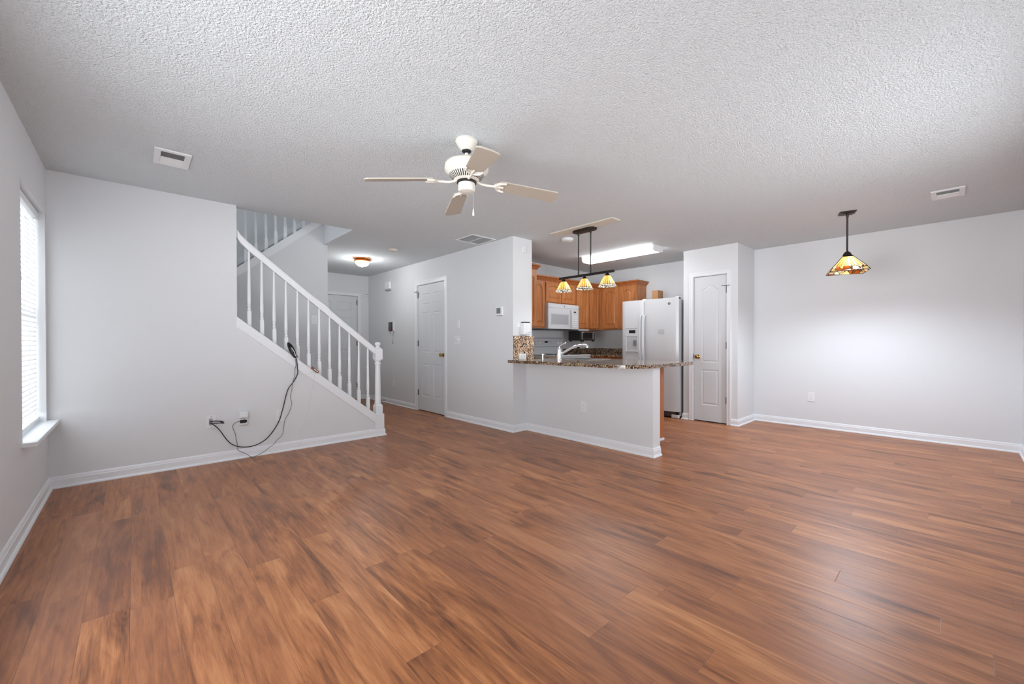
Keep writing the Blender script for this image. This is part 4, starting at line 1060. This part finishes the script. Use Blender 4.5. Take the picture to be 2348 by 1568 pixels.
# granite slab on the pillar
obj('granite_backsplash', M().box(XH+0.002, 3.812, YP-0.0205, YP-0.0005, CZ-0.035, 1.203), 'granite_pale', label='upright granite slab fixed to the pillar above the bar counter', cat='backsplash', bevel=0.002)
bcnt = thing('back_countertop', (6.1, 4.3, CZ), 'granite counter with low backsplash in the kitchen corner by the refrigerator', 'countertop')
obj('slab', slab(M(), [(5.526, 4.105), (5.917, 4.105), (5.917, 3.69), (XR-0.002, 3.69), (XR-0.002, YK-0.002), (5.526, YK-0.002)], [], CZ-0.035, CZ), 'granite', bcnt, bevel=0.005)
obj('splash', M().box(5.526, XR-0.022, YK-0.022, YK-0.002, CZ+0.0005, CZ+0.102).box(XR-0.022, XR-0.002, 3.69, YK-0.002, CZ+0.0005, CZ+0.102), 'granite', bcnt)
lc = thing('back_countertop', (4.3, 4.4, CZ), 'granite counter left of the white range', 'countertop')
obj('slab', M().box(3.797, 4.757, 4.105, YK-0.002, CZ-0.035, CZ), 'granite', lc, bevel=0.005)
obj('splash', M().box(3.797, 4.757, YK-0.022, YK-0.002, CZ+0.0005, CZ+0.102), 'granite', lc)

# sink and faucet
sk = thing('kitchen_sink', (4.21, 3.27, CZ), 'stainless sink set in the bar counter behind the faucet', 'sink')
m = holed(3.985, 4.435, 2.965, 3.575, CZ+0.0003, CZ+0.006, [(4.012, 4.408, 2.992, 3.548, 0, 2)])
obj('rim', m, 'stainless', sk, bevel=0.002)
m = holed(4.006, 4.414, 2.986, 3.554, CZ-0.19, CZ+0.0005, [(4.012, 4.408, 2.992, 3.548, CZ-0.184, 2)])
obj('basin', m, 'stainless', sk)
fa = thing('faucet', (3.93, 3.385, CZ), 'tall chrome faucet with an arched spout on the bar counter', 'faucet')
fx, fy = 3.925, 3.385
obj('body', M().lathe([(0.040, CZ+0.0005), (0.040, CZ+0.008), (0.031, CZ+0.018), (0.029, CZ+0.060), (0.030, CZ+0.12), (0.028, CZ+0.138), (0.016, CZ+0.154)], (fx, fy, 0), 20), 'chrome', fa, smooth=True)
obj('spout', M().tube(smooth_path([(fx+0.012, fy-0.006, CZ+0.050), (fx+0.06, fy-0.05, CZ+0.100), (fx+0.13, fy-0.12, CZ+0.155), (fx+0.185, fy-0.175, CZ+0.178), (fx+0.225, fy-0.215, CZ+0.182), (fx+0.250, fy-0.24, CZ+0.168), (fx+0.255, fy-0.245, CZ+0.148)], 5), [0.017]*16+[0.016]*10+[0.019]*5, 12), 'chrome', fa, smooth=True)
obj('lever', M().tube(smooth_path([(fx, fy, CZ+0.140), (fx+0.004, fy-0.004, CZ+0.160), (fx+0.03, fy-0.03, CZ+0.190), (fx+0.065, fy-0.06, CZ+0.208)], 5), [0.018, 0.017, 0.016, 0.015, 0.014, 0.013, 0.013, 0.012, 0.012, 0.011, 0.011, 0.011, 0.010, 0.010, 0.010, 0.009], 10), 'chrome', fa, smooth=True)
sd = thing('soap_dispenser', (3.915, 3.655, CZ), 'small chrome soap pump between the faucet and the pillar', 'soap dispenser')
obj('base', M().lathe([(0.020, CZ+0.0005), (0.020, CZ+0.006), (0.010, CZ+0.012), (0.009, CZ+0.045)], (3.915, 3.655, 0), 16), 'chrome', sd, smooth=True)
obj('pump_head', M().lathe([(0.009, CZ+0.044), (0.019, CZ+0.050), (0.019, CZ+0.062), (0.010, CZ+0.068)], (3.915, 3.655, 0), 16).tube([(3.915, 3.655, CZ+0.058), (3.965, 3.655, CZ+0.054)], 0.006, 8), 'chrome', sd, smooth=True)

# ------------------------------------------------------------------ range
RX0, RX1, RY0, RY1 = 4.762, 5.522, 4.075, YK-0.004
ra = thing('kitchen_range', (5.142, 4.40, 0), 'white electric range with knobs on its backguard', 'range')
obj('body', M().box(RX0, RX1, RY0+0.02, RY1, 0.0005, 0.900), 'appliance_white', ra, bevel=0.004)
obj('cooktop', M().box(RX0-0.002, RX1+0.002, RY0, RY1-0.05, 0.900, 0.922), 'appliance_white', ra, bevel=0.006)
m = M()
for (x, y, r) in ((4.96, 4.24, 0.105), (5.33, 4.24, 0.085), (4.96, 4.51, 0.085), (5.33, 4.51, 0.105)):
    for q in (1.0, 0.72, 0.45, 0.2): m.tube([(x+r*q*math.cos(t), y+r*q*math.sin(t), 0.927) for t in [2*PI*i/24 for i in range(24)]], 0.005, 6, closed=True)
obj('burner_coils', m, 'gap_dark', ra, smooth=True)
bgd = obj('backguard', M().prism([(RY1-0.060, 0.922), (RY1, 0.922), (RY1, 1.196), (RY1-0.030, 1.200), (RY1-0.048, 1.180), (RY1-0.058, 1.050), (RY1-0.050, 1.046)], 'X', RX0+0.004, RX1-0.004), 'appliance_white', ra, bevel=0.006)
obj('trim_line', M().box(RX0+0.01, RX1-0.01, RY1-0.0605, RY1-0.050, 1.043, 1.048), 'slot_grey', bgd)
for x in (4.835, 4.905, 5.380, 5.450):
    m = M().lathe([(0.026, 0), (0.024, 0.016), (0.020, 0.020)], (0, 0, 0), 20); m.box(-0.005, 0.005, -0.022, 0.022, 0.018, 0.030)
    m.xf(Matrix.Translation((x, RY1-0.0535, 1.112)) @ Matrix.Rotation(PI/2+0.06, 4, 'X'))
    kn = obj('knob', m, 'white_plastic', bgd, smooth=True)
    obj('knob_ring', M().lathe([(0.030, 0), (0.030, 0.002), (0.027, 0.002)], (0, 0, 0), 20).xf(Matrix.Translation((x, RY1-0.0525, 1.112)) @ Matrix.Rotation(PI/2+0.06, 4, 'X')), 'slot_grey', bgd)
obj('clock_display', M().box(5.055, 5.125, RY1-0.0575, RY1-0.045, 1.112, 1.142), 'dark_glass', bgd)
m = M()
for (x, z) in ((5.0, 1.142), (5.0, 1.115), (5.0, 1.088), (5.03, 1.088), (5.15, 1.142), (5.15, 1.115), (5.18, 1.142), (5.18, 1.115), (5.18, 1.088), (5.15, 1.088), (5.21, 1.13), (5.21, 1.10)):
    m.box(x, x+0.018, RY1-0.0570, RY1-0.045, z, z+0.010)
obj('buttons', m, 'appliance_grey', bgd)
od = obj('oven_door', M().box(RX0+0.006, RX1-0.006, RY0-0.012, RY0+0.02, 0.20, 0.865), 'appliance_white', ra, bevel=0.006)
obj('door_window', M().box(RX0+0.16, RX1-0.16, RY0-0.0135, RY0-0.010, 0.38, 0.66), 'dark_glass', od)
obj('handle', M().tube([(RX0+0.06, RY0-0.012, 0.82), (RX0+0.07, RY0-0.05, 0.82), (RX1-0.07, RY0-0.05, 0.82), (RX1-0.06, RY0-0.012, 0.82)], 0.011, 10), 'appliance_white', od, smooth=True)
obj('storage_drawer', M().box(RX0+0.006, RX1-0.006, RY0-0.010, RY0+0.02, 0.03, 0.19), 'appliance_white', ra, bevel=0.005)

# ------------------------------------------------------------------ microwave
MY = 4.325
mw = thing('microwave', (5.142, 4.5, 1.330), 'white over range microwave under the short oak cabinet', 'microwave')
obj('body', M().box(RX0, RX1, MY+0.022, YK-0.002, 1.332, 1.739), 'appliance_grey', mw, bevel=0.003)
obj('top_panel', M().box(RX0, RX1, MY, MY+0.0215, 1.672, 1.738), 'appliance_white', mw, bevel=0.004)
md_ = obj('door', M().box(RX0, 5.338, MY, MY+0.0215, 1.334, 1.670), 'appliance_white', mw, bevel=0.005)
obj('door_window', M().box(4.838, 5.250, MY-0.0015, MY+0.001, 1.412, 1.566), 'window_mesh_glass', md_)
obj('window_border', M().box(4.826, 5.262, MY-0.0008, MY+0.001, 1.398, 1.580), 'appliance_grey', md_)
obj('handle', M().tube(smooth_path([(5.306, MY, 1.640), (5.306, MY-0.032, 1.622), (5.306, MY-0.036, 1.50), (5.306, MY-0.032, 1.385), (5.306, MY, 1.365)], 5), 0.010, 10), 'appliance_white', md_, smooth=True)
cp = obj('control_panel', M().box(5.341, RX1, MY, MY+0.0215, 1.334, 1.670), 'appliance_white', mw, bevel=0.004)
obj('display', M().box(5.392, 5.448, MY-0.0014, MY+0.001, 1.612, 1.632), 'dark_glass', cp)
m = M()
for i in range(6):
    for j in range(3): m.box(5.375+0.042*j, 5.405+0.042*j, MY-0.001, MY+0.001, 1.375+0.035*i, 1.392+0.035*i)
obj('buttons', m, 'white_plastic', cp)
obj('maker_badge', M().lathe([(0.010, 0), (0.010, 0.003)], (0, 0, 0), 16).xf(Matrix.Translation((5.150, MY+0.001, 1.700)) @ Matrix.Rotation(PI/2, 4, 'X')), 'ink', mw)
obj('vent_slot', M().box(RX0+0.02, RX1-0.02, MY-0.0006, MY+0.001, 1.668, 1.6725), 'appliance_grey', mw)
obj('underside', M().box(RX0+0.005, RX1-0.005, MY+0.01, YK-0.01, 1.322, 1.332), 'black_plastic', mw, label='dark underside')

# ------------------------------------------------------------------ toaster oven under the cabinet
to = thing('toaster_oven', (5.70, 4.40, 1.133), 'black toaster oven hanging under the oak cabinet in the corner', 'toaster oven')
TX0, TX1, TY0, TY1 = 5.500, 5.895, 4.255, 4.535
obj('housing', M().box(TX0, TX1, TY0, TY1, 1.150, 1.312), 'black_plastic', to, bevel=0.012)
obj('hanging_bracket', M().box(TX0+0.06, TX1-0.05, TY0+0.10, TY1-0.03, 1.3125, UZ0-0.0005), 'appliance_grey', to)
fr = obj('front_frame', M().box(TX0+0.012, TX1-0.085, TY0-0.010, TY0+0.002, 1.166, 1.300), 'stainless', to, bevel=0.003)
obj('glass_door', M().box(TX0+0.03, TX1-0.105, TY0-0.0125, TY0-0.008, 1.182, 1.278), 'dark_glass', fr)
obj('handle', M().tube([(TX0+0.035, TY0-0.010, 1.288), (TX0+0.04, TY0-0.028, 1.288), (TX1-0.115, TY0-0.028, 1.288), (TX1-0.11, TY0-0.010, 1.288)], 0.006, 8), 'stainless', fr, smooth=True)
cpn = obj('control_panel', M().box(TX1-0.082, TX1-0.012, TY0-0.006, TY0+0.002, 1.166, 1.300), 'screen_grey', to, bevel=0.002)
for z in (1.19, 1.23, 1.27):
    obj('knob', M().lathe([(0.013, 0), (0.011, 0.014)], (0, 0, 0), 14).xf(Matrix.Translation((TX1-0.046, TY0-0.006, z)) @ Matrix.Rotation(PI/2, 4, 'X')), 'black_plastic', cpn, smooth=True)
for (x, y) in ((TX0+0.03, TY0+0.03), (TX1-0.03, TY0+0.03), (TX0+0.03, TY1-0.03), (TX1-0.03, TY1-0.03)):
    obj('foot', M().lathe([(0.020, 1.151), (0.022, 1.140), (0.018, 1.133)], (x, y, 0), 14), 'black_plastic', to, smooth=True)
obj('power_cord', M().tube(smooth_path([(5.70, 4.40, 1.150), (5.705, 4.42, 1.08), (5.70, 4.46, 1.03), (5.72, 4.52, 0.985), (5.76, 4.56, 0.955), (5.75, 4.58, 0.93), (5.68, 4.56, 0.918), (5.60, 4.55, 0.914)], 5), 0.004, 7).tube([(5.695, 4.45, 1.075), (5.66, 4.46, 1.06), (5.665, 4.46, 1.025), (5.70, 4.455, 1.03)], 0.012, 8), 'black_rubber', to, smooth=True)

# ------------------------------------------------------------------ refrigerator
fr = thing('refrigerator', (6.2, 3.2, 0), 'white side by side refrigerator with an ice dispenser beside the pantry', 'refrigerator')
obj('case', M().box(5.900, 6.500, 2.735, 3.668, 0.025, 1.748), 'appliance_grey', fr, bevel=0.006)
obj('gasket', M().box(5.884, 5.902, 2.755, 3.655, 0.11, 1.755), 'gap_dark', fr)
obj('toe_grille', M().box(5.86, 5.90, 2.76, 3.65, 0.012, 0.098), 'black_plastic', fr)
m = M()
for i in range(5): m.box(5.857, 5.861, 2.80, 3.61, 0.024+0.014*i, 0.030+0.014*i)
obj('grille_slats', m, 'screen_grey', fr)
obj('leveling_foot', M().box(5.845, 5.90, 2.75, 2.86, 0.0005, 0.05), 'white_plastic', fr, bevel=0.01)
def fdoor(name, y0, y1):
    # door with softly rounded vertical edges, slightly bowed front
    pts = []
    k = 10
    for i in range(k+1):
        t = i/k; y = y0+(y1-y0)*t; u = 2*t-1
        pts.append((5.806-0.008*(1-u*u)+(0.016*max(0, abs(u)-0.90)/0.10), y))
    pts += [(5.884, y1), (5.884, y0)]
    return obj(name, M().prism(pts, 'Z', 0.10, 1.775), 'appliance_white', fr, smooth=True, bevel=0.008)
dz = fdoor('freezer_door', 3.2900, 3.668)
df = fdoor('fresh_food_door', 2.735, 3.2830)
def fhandle(par, y):
    obj('handle', M().tube(smooth_path([(5.800, y, 1.540), (5.768, y, 1.505), (5.752, y, 1.40), (5.748, y, 1.16), (5.752, y, 0.92), (5.768, y, 0.815), (5.800, y, 0.780)], 6), 0.0125, 10), 'appliance_white', par, smooth=True)
fhandle(dz, 3.318); fhandle(df, 3.255)
disp = obj('dispenser_frame', holed(5.792, 5.803, 3.372, 3.598, 0.955, 1.345, [(5, 7, 3.392, 3.578, 0.985, 1.212)]), 'appliance_white', dz, bevel=0.004)
obj('recess', M().box(5.7975, 5.7985, 3.392, 3.578, 0.985, 1.212), 'appliance_grey', disp)
obj('display', M().box(5.7905, 5.793, 3.420, 3.532, 1.262, 1.312), 'dark_glass', disp)
obj('top_slot', M().box(5.788, 5.793, 3.376, 3.594, 1.337, 1.347), 'appliance_grey', disp)
obj('paddle', M().box(5.786, 5.7975, 3.402, 3.456, 1.068, 1.150), 'screen_grey', disp, bevel=0.003)
obj('drip_tray', M().box(5.775, 5.7975, 3.386, 3.586, 0.972, 0.986), 'appliance_white', disp, bevel=0.004)
obj('lower_trim', M().box(5.792, 5.803, 3.385, 3.585, 0.800, 0.812), 'appliance_white', dz, bevel=0.003)
bd = obj('maker_badge', M().lathe([(0.020, 0), (0.020, 0.003)], (0, 0, 0), 24).xf(Matrix.Translation((5.8005, 2.870, 1.690)) @ Matrix.Rotation(-PI/2, 4, 'Y')), 'ink', df, smooth=True)
obj('badge_script', M().tube([(5.7965, 2.870+0.009*math.cos(t), 1.690+0.010*math.sin(t)) for t in [0.4+i*0.42 for i in range(13)]], 0.0015, 6).tube([(5.7965, 2.868, 1.690), (5.7965, 2.861, 1.690)], 0.0015, 6), 'white_plastic', bd)
stk = obj('sticker', M().box(5.7955, 5.7985, 2.945, 3.045, 1.245, 1.312), 'sticker_paper', df, label='grey printed sticker')
m = M()
for i in range(4): m.box(5.7950, 5.7956, 2.955, 3.035-0.012*(i % 2), 1.255+0.013*i, 1.259+0.013*i)
m.box(5.7948, 5.7956, 2.945, 3.045, 1.306, 1.311)
obj('printing', m, 'appliance_grey', stk)
for y in (2.765, 3.285):
    obj('hinge_cover', M().box(5.82, 5.93, y-0.030, y+0.030, 1.749, 1.790), 'white_plastic', fr, bevel=0.008)
cbx = thing('cardboard_box', (6.085, 3.203, 1.749), 'small brown cardboard box standing on top of the refrigerator', 'box')
obj('carton', M().box(6.002, 6.165, 3.152, 3.254, 1.749, 1.932), 'cardboard', cbx, bevel=0.002)
obj('packing_tape', M().box(6.0008, 6.1662, 3.192, 3.214, 1.9318, 1.9326), 'plate_beige', cbx)
